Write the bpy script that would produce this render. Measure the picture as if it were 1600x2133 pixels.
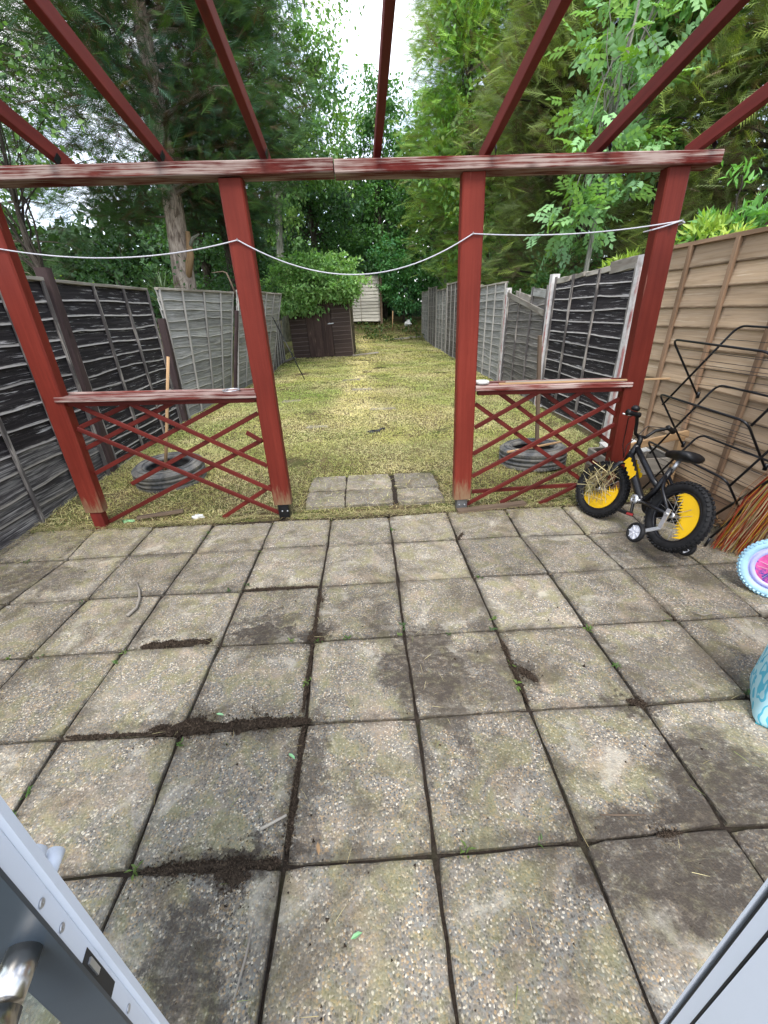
import bpy, math, random
import numpy as np
from math import sin, cos, pi, radians, sqrt, atan2, hypot
from mathutils import Vector, Matrix, Euler

for _o in list(bpy.data.objects):
    bpy.data.objects.remove(_o)
scene = bpy.context.scene
COL = scene.collection
random.seed(11)
RNG = np.random.default_rng(11)

# ------------------------------------------------------------------ camera
cam_data = bpy.data.cameras.new('camera')
cam = bpy.data.objects.new('camera', cam_data)
COL.objects.link(cam)
cam_data.sensor_fit = 'VERTICAL'
cam_data.sensor_height = 24.0
cam_data.sensor_width = 18.0
cam_data.lens = 24.0 * 861.487 / 2133.0
cam_data.clip_start = 0.02
cam_data.clip_end = 600.0


def cam_rot(a, b, g):
    ca, sa, cb, sb, cg, sg = cos(a), sin(a), cos(b), sin(b), cos(g), sin(g)
    Rz = np.array([[ca, -sa, 0], [sa, ca, 0], [0, 0, 1]])
    Rx = np.array([[1, 0, 0], [0, cb, -sb], [0, sb, cb]])
    Ry = np.array([[cg, 0, sg], [0, 1, 0], [-sg, 0, cg]])
    return Rz @ Rx @ Ry


_R = cam_rot(-0.0314, -0.4561, 0.0355)          # columns: right, forward, up
_C = (0.3185, -0.6495, 1.4405)
_m = Matrix.Identity(4)
for _i in range(3):
    _m[_i][0] = _R[_i, 0]
    _m[_i][1] = _R[_i, 2]
    _m[_i][2] = -_R[_i, 1]
    _m[_i][3] = _C[_i]
cam.matrix_world = _m
scene.camera = cam
scene.render.resolution_x = 768
scene.render.resolution_y = 1024

# ------------------------------------------------------------------ light
SUN_DIR = Vector((-0.04, -0.50, 0.86)).normalized()     # towards the sun
SUN_EL = math.asin(SUN_DIR.z)
SUN_AZ = atan2(SUN_DIR.x, SUN_DIR.y)
world = bpy.data.worlds.new('World')
scene.world = world
world.use_nodes = True
wt = world.node_tree
wt.nodes.clear()
w_out = wt.nodes.new('ShaderNodeOutputWorld')
w_bg = wt.nodes.new('ShaderNodeBackground')
w_bg.inputs['Strength'].default_value = 0.15
w_sky = wt.nodes.new('ShaderNodeTexSky')
w_sky.sky_type = 'NISHITA'
w_sky.sun_disc = False
w_sky.sun_elevation = SUN_EL
w_sky.sun_rotation = SUN_AZ
w_tc = wt.nodes.new('ShaderNodeTexCoord')
w_n = wt.nodes.new('ShaderNodeTexNoise')
w_n.inputs['Scale'].default_value = 2.1
w_n.inputs['Detail'].default_value = 7
w_n.inputs['Roughness'].default_value = 0.55
w_map = wt.nodes.new('ShaderNodeMapping')
w_map.inputs['Location'].default_value = (0.35, 0.2, 0.1)
w_map.inputs['Scale'].default_value = (1, 1, 1.6)
w_r = wt.nodes.new('ShaderNodeValToRGB')
w_r.color_ramp.elements[0].position = 0.38
w_r.color_ramp.elements[0].color = (0.12, 0.12, 0.12, 1)
w_r.color_ramp.elements[1].position = 0.58
w_r.color_ramp.elements[1].color = (1, 1, 1, 1)
w_mix = wt.nodes.new('ShaderNodeMix')
w_mix.data_type = 'RGBA'
w_mix.inputs['B'].default_value = (6.3, 6.5, 6.9, 1)
w_n2 = wt.nodes.new('ShaderNodeTexNoise')
w_n2.inputs['Scale'].default_value = 3.2
w_n2.inputs['Detail'].default_value = 6
w_r2 = wt.nodes.new('ShaderNodeValToRGB')
w_r2.color_ramp.elements[0].position = 0.40
w_r2.color_ramp.elements[0].color = (2.6, 2.9, 3.5, 1)
w_r2.color_ramp.elements[1].position = 0.60
w_r2.color_ramp.elements[1].color = (8.6, 8.7, 8.9, 1)
wt.links.new(w_map.outputs['Vector'], w_n2.inputs['Vector'])
wt.links.new(w_n2.outputs['Fac'], w_r2.inputs['Fac'])
wt.links.new(w_r2.outputs['Color'], w_mix.inputs['B'])
wt.links.new(w_tc.outputs['Generated'], w_map.inputs['Vector'])
wt.links.new(w_map.outputs['Vector'], w_n.inputs['Vector'])
wt.links.new(w_n.outputs['Fac'], w_r.inputs['Fac'])
wt.links.new(w_r.outputs['Color'], w_mix.inputs['Factor'])
wt.links.new(w_sky.outputs['Color'], w_mix.inputs['A'])
wt.links.new(w_mix.outputs['Result'], w_bg.inputs['Color'])
wt.links.new(w_bg.outputs['Background'], w_out.inputs['Surface'])

sun_data = bpy.data.lights.new('sun', 'SUN')
sun_data.energy = 1.5
sun_data.angle = radians(22)
sun_data.color = (1.0, 0.96, 0.9)
sun = bpy.data.objects.new('sun', sun_data)
COL.objects.link(sun)
sun.rotation_euler = SUN_DIR.to_track_quat('Z', 'Y').to_euler()
sun.location = (0, 0, 12)

scene.view_settings.view_transform = 'Standard'
scene.view_settings.look = 'None'
scene.view_settings.gamma = 1.0
scene.view_settings.use_curve_mapping = False
scene.view_settings.exposure = 1.5
scene.cycles.max_bounces = 6
scene.cycles.diffuse_bounces = 4
scene.cycles.glossy_bounces = 3
scene.cycles.transmission_bounces = 4


# ================================================================== helpers
def tag(o, label=None, cat=None, group=None, kind=None):
    if label: o['label'] = label
    if cat: o['category'] = cat
    if group: o['group'] = group
    if kind: o['kind'] = kind
    return o


def empty(name, loc=(0, 0, 0), rot=(0, 0, 0), scale=1.0):
    o = bpy.data.objects.new(name, None)
    COL.objects.link(o)
    o.location = loc
    o.rotation_euler = rot
    o.scale = (scale,) * 3
    o.empty_display_size = 0.1
    return o


class MB:
    """collects shapes, builds ONE mesh object"""

    def __init__(self):
        self.v, self.f, self.uv = [], [], []

    def add(self, verts, faces, uvs=None):
        b = len(self.v)
        self.v.extend([tuple(p) for p in verts])
        for i, fc in enumerate(faces):
            self.f.append(tuple(b + k for k in fc))
            self.uv.append(uvs[i] if uvs else [(verts[k][0] + verts[k][1], verts[k][2]) for k in fc])
        return self

    def bar(self, p, q, w, h, up=(0, 0, 1), bevel=0.0, seg=1, bow=None, jit=0.0):
        """rectangular bar from p to q; w across, h along up; uv: metres along, round"""
        p, q = Vector(p), Vector(q)
        d = q - p
        L = d.length
        d.normalize()
        up = Vector(up)
        s = d.cross(up)
        if s.length < 1e-5:
            s = d.cross(Vector((1, 0, 0)))
        s.normalize()
        u = s.cross(d).normalized()
        b = min(bevel, w * .3, h * .3)
        W, H = w / 2, h / 2
        if b > 0:
            sec = [(-W + b, -H), (W - b, -H), (W, -H + b), (W, H - b), (W - b, H), (-W + b, H), (-W, H - b), (-W, -H + b)]
        else:
            sec = [(-W, -H), (W, -H), (W, H), (-W, H)]
        n = len(sec)
        vs, fs, us = [], [], []
        per = [0]
        for i in range(n):
            a, c = sec[i], sec[(i + 1) % n]
            per.append(per[-1] + hypot(c[0] - a[0], c[1] - a[1]))
        off = random.random() * 7
        for k in range(seg + 1):
            t = k / seg
            c = p.lerp(q, t)
            if bow: c = c + Vector(bow) * (4 * t * (1 - t))
            for (x, y) in sec:
                jx, jy = (random.uniform(-jit, jit), random.uniform(-jit, jit)) if jit else (0, 0)
                vs.append(c + s * (x + jx) + u * (y + jy))
        for k in range(seg):
            for i in range(n):
                j = (i + 1) % n
                fs.append((k * n + i, k * n + j, (k + 1) * n + j, (k + 1) * n + i))
                u0, u1 = L * k / seg + off, L * (k + 1) / seg + off
                us.append([(u0, per[i]), (u0, per[i + 1]), (u1, per[i + 1]), (u1, per[i])])
        fs.append(tuple(reversed(range(n))))
        us.append([(off + x[0], x[1]) for x in reversed(sec)])
        fs.append(tuple(seg * n + i for i in range(n)))
        us.append([(off + x[0], x[1]) for x in sec])
        return self.add(vs, fs, us)

    def box(self, lo, hi, bevel=0.0):
        (x0, y0, z0), (x1, y1, z1) = lo, hi
        dims = (x1 - x0, y1 - y0, z1 - z0)
        ax = dims.index(max(dims))
        c = [(x0 + x1) / 2, (y0 + y1) / 2, (z0 + z1) / 2]
        p, q = list(c), list(c)
        p[ax] = lo[ax]
        q[ax] = hi[ax]
        if ax == 2:
            return self.bar(p, q, dims[0], dims[1], up=(0, 1, 0), bevel=bevel)
        if ax == 0:
            return self.bar(p, q, dims[1], dims[2], bevel=bevel)
        return self.bar(p, q, dims[0], dims[2], bevel=bevel)

    def tube(self, pts, r, n=8, cap=True, closed=False):
        pts = [Vector(p) for p in pts]
        R = r if isinstance(r, (list, tuple)) else [r] * len(pts)
        m = len(pts)
        vs, fs, us = [], [], []
        prev = None
        Ls = 0
        for k in range(m):
            if closed:
                t = pts[(k + 1) % m] - pts[k - 1]
            else:
                t = pts[min(k + 1, m - 1)] - pts[max(k - 1, 0)]
            t.normalize()
            if prev is None:
                a = t.orthogonal().normalized()
            else:
                a = (prev - t * prev.dot(t))
                a = a.normalized() if a.length > 1e-6 else t.orthogonal().normalized()
            prev = a
            b = t.cross(a)
            for i in range(n):
                th = 2 * pi * i / n
                vs.append(pts[k] + (a * cos(th) + b * sin(th)) * R[k])
        kk = m if closed else m - 1
        for k in range(kk):
            k2 = (k + 1) % m
            dl = (pts[k2] - pts[k]).length
            for i in range(n):
                j = (i + 1) % n
                fs.append((k * n + i, k * n + j, k2 * n + j, k2 * n + i))
                us.append([(Ls, i / n), (Ls, (i + 1) / n), (Ls + dl, (i + 1) / n), (Ls + dl, i / n)])
            Ls += dl
        if cap and not closed:
            fs.append(tuple(reversed(range(n))))
            us.append([(0, 0)] * n)
            fs.append(tuple((m - 1) * n + i for i in range(n)))
            us.append([(0, 0)] * n)
        return self.add(vs, fs, us)

    def lathe(self, prof, n=32, axis='y', c=(0, 0, 0), closed=True):
        """revolve profile [(radius, along)] round axis through c"""
        vs, fs = [], []
        m = len(prof)
        for i in range(n):
            th = 2 * pi * i / n
            for (r, a) in prof:
                if axis == 'y':
                    p = (r * cos(th), a, r * sin(th))
                elif axis == 'z':
                    p = (r * cos(th), r * sin(th), a)
                else:
                    p = (a, r * cos(th), r * sin(th))
                vs.append((p[0] + c[0], p[1] + c[1], p[2] + c[2]))
        us = []
        for i in range(n):
            j = (i + 1) % n
            for k in range(m if closed else m - 1):
                l = (k + 1) % m
                fs.append((i * m + k, j * m + k, j * m + l, i * m + l))
                us.append([(i / n, k / m), ((i + 1) / n, k / m), ((i + 1) / n, (k + 1) / m), (i / n, (k + 1) / m)])
        return self.add(vs, fs, us)

    def build(self, name, mat, parent=None, smooth=False):
        me = bpy.data.meshes.new(name)
        me.from_pydata(self.v, [], self.f)
        uvl = me.uv_layers.new(name='UVMap')
        flat = [c for f in self.uv for p in f for c in p]
        uvl.data.foreach_set('uv', flat)
        if smooth:
            me.polygons.foreach_set('use_smooth', [True] * len(me.polygons))
        me.materials.append(mat)
        me.update()
        o = bpy.data.objects.new(name, me)
        COL.objects.link(o)
        if parent is not None:
            o.parent = parent
        return o


def fix_normals(o):
    import bmesh
    bm = bmesh.new()
    bm.from_mesh(o.data)
    bmesh.ops.recalc_face_normals(bm, faces=bm.faces)
    bm.to_mesh(o.data)
    bm.free()
    return o


def np_mesh(name, V, F, mat, col=None, parent=None, uv=None):
    """triangle mesh from numpy arrays, optional per-vertex colour"""
    me = bpy.data.meshes.new(name)
    nv, nf = len(V), len(F)
    me.vertices.add(nv)
    me.vertices.foreach_set('co', np.ascontiguousarray(V, np.float32).ravel())
    me.loops.add(nf * 3)
    me.loops.foreach_set('vertex_index', np.ascontiguousarray(F, np.int32).ravel())
    me.polygons.add(nf)
    me.polygons.foreach_set('loop_start', np.arange(0, nf * 3, 3, dtype=np.int32))
    me.update(calc_edges=True)
    if col is not None:
        at = me.color_attributes.new('Col', 'FLOAT_COLOR', 'POINT')
        c4 = np.ones((nv, 4), np.float32)
        c4[:, :3] = col
        at.data.foreach_set('color', c4.ravel())
    me.materials.append(mat)
    o = bpy.data.objects.new(name, me)
    COL.objects.link(o)
    if parent is not None:
        o.parent = parent
    return o


def norm(a):
    return a / np.maximum(np.linalg.norm(a, axis=-1, keepdims=True), 1e-9)


def scatter(tv, tf, pos, xdir, zdir, scale, col, tint=None):
    """copies of one little template at pos; x along xdir, z near zdir -> V, F, C"""
    x = norm(xdir)
    y = norm(np.cross(zdir, x))
    z = np.cross(x, y)
    tv = np.asarray(tv, float)
    sc = np.asarray(scale, float).reshape(-1, 1, 1)
    V = (tv[None, :, 0:1] * x[:, None, :] + tv[None, :, 1:2] * y[:, None, :] + tv[None, :, 2:3] * z[:, None, :]) * sc + pos[:, None, :]
    n, k = len(pos), len(tv)
    F = (np.asarray(tf)[None] + (np.arange(n) * k)[:, None, None]).reshape(-1, 3)
    Cc = np.repeat(col[:, None, :], k, 1)
    if tint is not None:
        Cc = Cc * np.asarray(tint)[None, :, None]
    return V.reshape(-1, 3), F, Cc.reshape(-1, 3)


def merge(parts):
    Vs, Fs, Cs, b = [], [], [], 0
    for V, F, Cc in parts:
        Vs.append(V)
        Fs.append(F + b)
        Cs.append(Cc)
        b += len(V)
    return np.concatenate(Vs), np.concatenate(Fs), np.concatenate(Cs)


_nd = np.random.default_rng(5)
_NK = [(norm(_nd.normal(size=(1, 2)))[0], _nd.uniform(0, 6.28), _nd.uniform(.6, 1.6)) for _ in range(14)]


def vnoise(x, y, s):
    """smooth pseudo noise about -1..1"""
    a = 0
    for d, ph, fq in _NK:
        a = a + np.sin((x * d[0] + y * d[1]) * fq * s * 2.2 + ph + 1.3 * np.sin((x * d[1] - y * d[0]) * fq * s * 1.3 + ph))
    return a / 5.0


# ------------------------------------------------------------------ materials
class NT:
    def __init__(self, name, rough=0.8, spec=0.3):
        self.m = bpy.data.materials.new(name)
        self.m.use_nodes = True
        self.t = self.m.node_tree
        self.b = self.t.nodes['Principled BSDF']
        self.b.inputs['Roughness'].default_value = rough
        self.b.inputs['Specular IOR Level'].default_value = spec
        self.o = self.t.nodes['Material Output']

    def n(self, typ, **kw):
        nd = self.t.nodes.new('ShaderNode' + typ)
        for k, v in kw.items():
            if k.startswith('_'):
                setattr(nd, k[1:], v)
            else:
                self.set(nd, k, v)
        return nd

    def set(self, nd, k, v):
        key = int(k[1:]) if (k[0] == 'i' and k[1:].isdigit()) else k.replace('_', ' ')
        inp = nd.inputs[key]
        if isinstance(v, bpy.types.NodeSocket):
            self.t.links.new(v, inp)
        else:
            inp.default_value = v
        return nd

    def ramp(self, fac, stops, interp='LINEAR'):
        r = self.t.nodes.new('ShaderNodeValToRGB')
        self.t.links.new(fac, r.inputs[0])
        cr = r.color_ramp
        cr.interpolation = interp
        while len(cr.elements) < len(stops):
            cr.elements.new(0.5)
        for e, (p, c) in zip(cr.elements, stops):
            e.position = p
            e.color = (c, c, c, 1) if isinstance(c, (int, float)) else (*c, 1)
        return r.outputs[0]

    def mix(self, fac, a, b, mode='MIX'):
        m = self.t.nodes.new('ShaderNodeMix')
        m.data_type = 'RGBA'
        m.blend_type = mode
        for k, v in (('Factor', fac), ('A', a), ('B', b)):
            i = [s for s in m.inputs if s.name == k and s.enabled][0] if k != 'Factor' else m.inputs[0]
            if isinstance(v, bpy.types.NodeSocket):
                self.t.links.new(v, i)
            elif isinstance(v, (int, float)):
                i.default_value = v
            else:
                i.default_value = (*v, 1)
        return [s for s in m.outputs if s.enabled][0]

    def math(self, op, a, b=0.0, c=0.0, clamp=False):
        m = self.t.nodes.new('ShaderNodeMath')
        m.operation = op
        m.use_clamp = clamp
        for i, v in enumerate((a, b, c)):
            if isinstance(v, bpy.types.NodeSocket):
                self.t.links.new(v, m.inputs[i])
            else:
                m.inputs[i].default_value = v
        return m.outputs[0]

    def coord(self, which='Object', scale=(1, 1, 1), loc=(0, 0, 0), src=None):
        if src is None:
            if which == 'Position':
                src = self.n('NewGeometry').outputs['Position']
            else:
                src = self.n('TexCoord').outputs[which]
        mp = self.n('Mapping', Scale=scale, Location=loc)
        self.t.links.new(src, mp.inputs['Vector'])
        return mp.outputs[0]

    def noise(self, vec, scale, detail=4, rough=.55, dist=0.0):
        nd = self.n('TexNoise', Scale=scale, Detail=detail, Roughness=rough, Distortion=dist)
        self.t.links.new(vec, nd.inputs['Vector'])
        return nd.outputs['Fac']

    def base(self, c):
        self.set(self.b, 'Base Color', c if isinstance(c, bpy.types.NodeSocket) else (*c, 1))
        return self

    def bump(self, h, strength=.3, dist=.01):
        bn = self.n('Bump', Strength=strength, Distance=dist, Height=h)
        self.set(self.b, 'Normal', bn.outputs[0])
        return self


def rand_uv(nt, sx, sy):
    """uv stretched along the grain, shifted for every object"""
    uv = nt.n('TexCoord').outputs['UV']
    oi = nt.n('ObjectInfo').outputs['Random']
    cx = nt.n('CombineXYZ', X=nt.math('MULTIPLY', oi, 37.0), Y=nt.math('MULTIPLY', oi, 11.0))
    ad = nt.n('VectorMath', _operation='ADD', i0=uv, i1=cx.outputs[0])
    return nt.coord(src=ad.outputs[0], scale=(sx, sy, 1)), oi


def wood(name, c1, c2, wear=None, wear_amt=(.6, .75), rough=.8, grain=40, edge=None, knots=True, spec=.25, mottle=None, wsc=(2.2, 26), foot=None):
    nt = NT(name, rough, spec)
    v, oi = rand_uv(nt, 1.6, grain)
    g = nt.noise(v, 1.0, 5, .6, .4)
    col = nt.mix(nt.ramp(g, [(.3, 0.0), (.72, 1.0)]), c1, c2)
    v2, _ = rand_uv(nt, 1.2, 3)
    big = nt.noise(v2, 1.6, 3, .5)
    col = nt.mix(nt.math('MULTIPLY', nt.ramp(big, [(.35, 0.0), (.7, 1.0)]), .55), col, tuple(x * .6 for x in c1))
    if mottle:
        v4, _ = rand_uv(nt, 2.4, 9)
        mo = nt.noise(v4, 1.0, 4, .65, .6)
        col = nt.mix(nt.ramp(mo, [(.47, 0.0), (.66, 1.0)]), col, mottle)
    hgt = g
    if wear:
        v3, _ = rand_uv(nt, *wsc)
        wn = nt.noise(v3, 1.3, 6, .7, .8)
        patch = nt.noise(v2, 2.6, 3, .5)
        w = nt.math('ADD', nt.math('MULTIPLY', wn, .6), nt.math('MULTIPLY', patch, .4))
        wm = nt.ramp(w, [(wear_amt[0], 0.0), (wear_amt[1], 1.0)])
        col = nt.mix(wm, col, wear)
    if edge:
        sep = nt.n('SeparateXYZ')
        nt.t.links.new(nt.n('TexCoord').outputs['UV'], sep.inputs[0])
        e = nt.math('ADD', sep.outputs['Y'], nt.math('MULTIPLY', nt.math('SUBTRACT', nt.noise(v2, 9, 4), .5), .16))
        em = nt.ramp(e, [(edge[1], 0.0), (edge[2], 1.0)])
        col = nt.mix(nt.math('MULTIPLY', em, edge[3] if len(edge) > 3 else 1.0), col, edge[0])
    if knots:
        kv, _ = rand_uv(nt, 2.5, 7)
        vo = nt.n('TexVoronoi', Scale=1.0, Randomness=1.0)
        nt.t.links.new(kv, vo.inputs['Vector'])
        km = nt.ramp(vo.outputs['Distance'], [(.05, 1.0), (.13, 0.0)])
        col = nt.mix(nt.math('MULTIPLY', km, .55), col, tuple(x * .35 for x in c1))
    if foot:
        sp = nt.n('SeparateXYZ')
        nt.t.links.new(nt.n('NewGeometry').outputs['Position'], sp.inputs[0])
        vf, _ = rand_uv(nt, 5, 30)
        fz = nt.math('ADD', sp.outputs['Z'], nt.math('MULTIPLY', nt.math('SUBTRACT', nt.noise(vf, 1.2, 5, .7), .5), .55))
        col = nt.mix(nt.math('MULTIPLY', nt.ramp(fz, [(.12, 1.0), (.26, 0.0)]), .8), col, foot)
        vd, _ = rand_uv(nt, 7, 60)
        dr = nt.noise(vd, 1.0, 6, .75, .5)
        col = nt.mix(nt.math('MULTIPLY', nt.ramp(dr, [(.58, 0.0), (.72, 1.0)]), .35), col, tuple(x * .4 for x in c1))
    vr = nt.math('ADD', .78, nt.math('MULTIPLY', oi, .44))
    hs = nt.n('HueSaturation', Value=vr, Color=col)
    nt.base(hs.outputs[0])
    nt.bump(hgt, .35, .004)
    return nt.m


def plain(name, c, rough=.6, metal=0.0, spec=.4, var=.25, scale=14, bump=0.0, dirt=None, dirt_at=(.5, .7)):
    nt = NT(name, rough, spec)
    nt.b.inputs['Metallic'].default_value = metal
    v = nt.coord('Object')
    n = nt.noise(v, scale, 5, .6)
    col = nt.mix(nt.ramp(n, [(.3, 0.0), (.7, 1.0)]), tuple(x * (1 - var) for x in c), tuple(min(1, x * (1 + var * .6)) for x in c))
    if dirt:
        d = nt.noise(v, scale * .45, 6, .65)
        col = nt.mix(nt.ramp(d, [(dirt_at[0], 0.0), (dirt_at[1], 1.0)]), col, dirt)
    nt.base(col)
    if bump: nt.bump(n, bump, .003)
    return nt.m


def leaf_mat(name, rough=.5, trans=.35, spec=.35, tcol=(1.25, 1.3, .5)):
    nt = NT(name, rough, spec)
    at = nt.n('VertexColor', _layer_name='Col')
    nt.base(at.outputs['Color'])
    tr = nt.n('BsdfTranslucent')
    nt.t.links.new(nt.mix(1.0, at.outputs['Color'], tcol, 'MULTIPLY'), tr.inputs['Color'])
    mx = nt.n('MixShader', Fac=trans)
    nt.t.links.new(nt.b.outputs[0], mx.inputs[1])
    nt.t.links.new(tr.outputs[0], mx.inputs[2])
    nt.t.links.new(mx.outputs[0], nt.o.inputs['Surface'])
    return nt.m


M = {}
M['leaf'] = leaf_mat('leaf')
M['needle'] = leaf_mat('needle', .65, .2, .2)
M['grass'] = leaf_mat('grass', .7, .25, .15, (1.1, 1.1, .7))
M['debris'] = leaf_mat('debris', .8, .1, .1)
M['red'] = wood('red_paint', (.135, .0175, .0105), (.182, .0275, .0165), wear=(.27, .12, .09), wear_amt=(.625, .71), rough=.6, grain=38, spec=.18, foot=(.20, .14, .08))
M["red_dark"] = wood("red_stained", (.105, .013, .010), (.16, .021, .015), wear=(.20, .08, .06), wear_amt=(.64, .76), rough=.6, grain=24)
M['red_worn'] = wood('red_weathered', (.085, .011, .009), (.14, .020, .016), wear=(.36, .28, .25), wear_amt=(.465, .56), rough=.85, grain=60, spec=.12, wsc=(1.5, 75), mottle=(.17, .05, .04))
M['lattice'] = wood('red_lattice', (.075, .009, .0065), (.125, .015, .010), wear=(.24, .13, .09), wear_amt=(.60, .74), rough=.6, grain=30)
M['fence_black'] = wood('fence_black', (.010, .008, .0095), (.024, .020, .022), wear=(.58, .56, .56), wear_amt=(.575, .625), edge=((.44, .41, .39), .89, .96, 1.0), knots=False, grain=30, mottle=(.038, .033, .034))
M['fence_black_low'] = wood('fence_grey_black', (.03, .027, .029), (.085, .078, .078), wear=(.40, .38, .36), wear_amt=(.53, .64), edge=((.36, .33, .29), .88, .98, .9), knots=False, grain=26, mottle=(.2, .19, .18))
M['fence_grey'] = wood('fence_grey', (.22, .215, .20), (.37, .365, .345), wear=(.50, .49, .47), wear_amt=(.53, .66), edge=((.52, .50, .46), .90, .96, .7), grain=30, mottle=(.13, .125, .11))
M['fence_pale'] = wood('fence_pale', (.48, .455, .40), (.64, .61, .54), edge=((.16, .14, .11), .90, 1.0, .8), grain=30)
M['fence_grey_dark'] = wood('fence_brown_grey', (.11, .10, .088), (.24, .22, .195), wear=(.48, .46, .43), wear_amt=(.545, .65), edge=((.34, .31, .28), .88, .98, .7), grain=30, mottle=(.07, .06, .055))
M['fence_tan'] = wood('fence_tan', (.37, .255, .155), (.54, .40, .265), wear=(.62, .52, .39), wear_amt=(.55, .68), edge=((.09, .055, .03), .91, .98, .85), grain=22, mottle=(.42, .31, .21))  # dark edge colour paints the shadow line under each lapped board
M['batten_tan'] = wood('batten_tan', (.22, .135, .08), (.34, .225, .145), grain=24, knots=False)
M['batten_grey'] = wood('batten_grey', (.28, .265, .24), (.42, .40, .37), grain=24, knots=False)
M['batten_dark'] = wood('batten_dark', (.06, .052, .05), (.17, .155, .15), wear=(.42, .38, .34), wear_amt=(.5, .62), grain=24, knots=False)
M['post_dark'] = wood('post_dark', (.035, .022, .022), (.07, .045, .042), wear=(.25, .2, .17), wear_amt=(.6, .7), grain=18)
M['cap_wood'] = wood('cap_wood', (.26, .235, .2), (.42, .385, .33), wear=(.5, .46, .4), grain=20, mottle=(.2, .17, .14))
M['raw_wood'] = wood('raw_wood', (.33, .20, .10), (.5, .34, .19), grain=26)
M['old_wood'] = wood('old_wood', (.10, .07, .05), (.2, .145, .10), grain=26)
M['shed'] = wood('shed_brown', (.050, .034, .028), (.098, .066, .053), wear=(.2, .15, .12), wear_amt=(.60, .72), grain=24, edge=((.25, .20, .18), .90, .97, .8), knots=False)  # pale edge colour paints the light caught along each board's lower edge
M['shed_door'] = wood('shed_door_brown', (.06, .038, .032), (.10, .064, .052), wear=(.22, .15, .11), wear_amt=(.56, .70), grain=20, knots=False)
M['shed_pale'] = wood('shed_pale', (.16, .12, .09), (.3, .24, .18), grain=24)
M['concrete'] = plain('concrete', (.60, .57, .55), .85, var=.25, scale=20, bump=.3, dirt=(.36, .3, .27), dirt_at=(.55, .75))
M['concrete_dark'] = plain('concrete_dark', (.3, .29, .27), .9, var=.3, scale=18, bump=.3)
M['shoe'] = plain('shoe_steel', (.10, .10, .10), .6, var=.3)
M['pink_paint'] = plain('pink_paint', (.40, .17, .16), .8, var=.4, scale=9, dirt=(.6, .56, .54), dirt_at=(.42, .6))
M['black_metal'] = plain('black_metal', (.006, .0065, .009), .34, spec=.4, var=.3)
M['black_plastic'] = plain('black_plastic', (.006, .006, .007), .45, spec=.3, var=.3)
M['rubber'] = plain('rubber', (.009, .009, .010), .7, spec=.25, var=.4, scale=30, dirt=(.045, .04, .034), dirt_at=(.6, .85))
M['old_rubber'] = plain('old_rubber', (.075, .078, .082), .85, var=.4, scale=16, bump=.2, dirt=(.22, .205, .175), dirt_at=(.42, .7))
M['yellow'] = plain('yellow_plastic', (.66, .40, .008), .4, var=.1, scale=8)
M['grey_plastic'] = plain('grey_plastic', (.56, .57, .62), .45, var=.12)
M['steel'] = plain('steel', (.55, .56, .58), .38, metal=.85, var=.2, scale=20)
M['chrome'] = plain('chrome', (.55, .53, .50), .28, metal=1.0, var=.15, scale=8)
M['dark_hole'] = plain('lock_cavity', (.02, .02, .02), .6)
M['white_frame'] = plain('white_frame', (.66, .71, .79), .30, spec=.5, var=.04, scale=6, dirt=(.55, .55, .55), dirt_at=(.68, .9))
M['gasket'] = plain('gasket', (.012, .014, .018), .5)
M['inner_frame_shade'] = plain('inner_frame_shade', (.030, .042, .056), .35, spec=.5, var=.1)  # backlit inside of the white door: its shade is put into this dark colour
M['rope'] = plain('rope', (.46, .46, .50), .7, var=.15, scale=60)
M['white_plastic'] = plain('white_plastic', (.55, .55, .53), .5, var=.15, scale=10, dirt=(.4, .36, .3), dirt_at=(.58, .8))
M['green_film'] = plain('green_film', (.2, .42, .2), .4, var=.3)
M['pale_blue'] = plain('pale_blue_rubber', (.34, .56, .68), .6, var=.15)
M['lilac'] = plain('lilac_plastic', (.42, .42, .80), .45, var=.1)
M['pink'] = plain('pink_plastic', (.70, .10, .30), .45, var=.3)
M['pink_print'] = plain('pink_print', (.62, .09, .30), .45, var=.3, scale=16, dirt=(.05, .05, .30), dirt_at=(.5, .54))
M['teal'] = plain('teal_cloth', (.015, .33, .42), .7, var=.2)
M['red_plastic'] = plain('red_plastic', (.28, .03, .03), .4)
M['black_scrap'] = plain('black_scrap', (.012, .012, .013), .55)
M['shed_roof'] = plain('roof_felt', (.06, .06, .058), .95, var=.4, scale=30)
M['soil'] = plain('soil', (.052, .04, .033), .95, var=.5, scale=55, bump=.6)


def m_bark(name, c1, c2, sc=1.0):
    nt = NT(name, .95, .1)
    v = nt.coord('UV', (1.6 * sc, 9, 1))
    a = nt.noise(v, 2.2, 6, .65, 1.0)
    nt.base(nt.mix(nt.ramp(a, [(.36, 0.0), (.6, 1.0)]), c1, c2))
    nt.bump(a, .9, .04)
    return nt.m


M['bark'] = m_bark('bark', (.14, .105, .085), (.46, .385, .325))
M['bark_dark'] = m_bark('bark_dark', (.03, .025, .02), (.10, .085, .07))
M['bark_pale'] = m_bark('bark_pale', (.16, .16, .13), (.34, .34, .29))


def m_ground():
    nt = NT('ground_soil', .95, .1)
    v = nt.coord('Position')
    a = nt.noise(v, 26, 6, .7)
    b = nt.noise(v, 3.0, 4, .6)
    c = nt.mix(nt.ramp(a, [(.3, 0.0), (.7, 1.0)]), (.045, .035, .022), (.13, .10, .052))
    c = nt.mix(nt.ramp(b, [(.42, 0.0), (.62, 1.0)]), c, (.075, .085, .026))
    nt.base(c)
    nt.bump(a, .7, .02)
    return nt.m


M['ground'] = m_ground()


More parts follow.
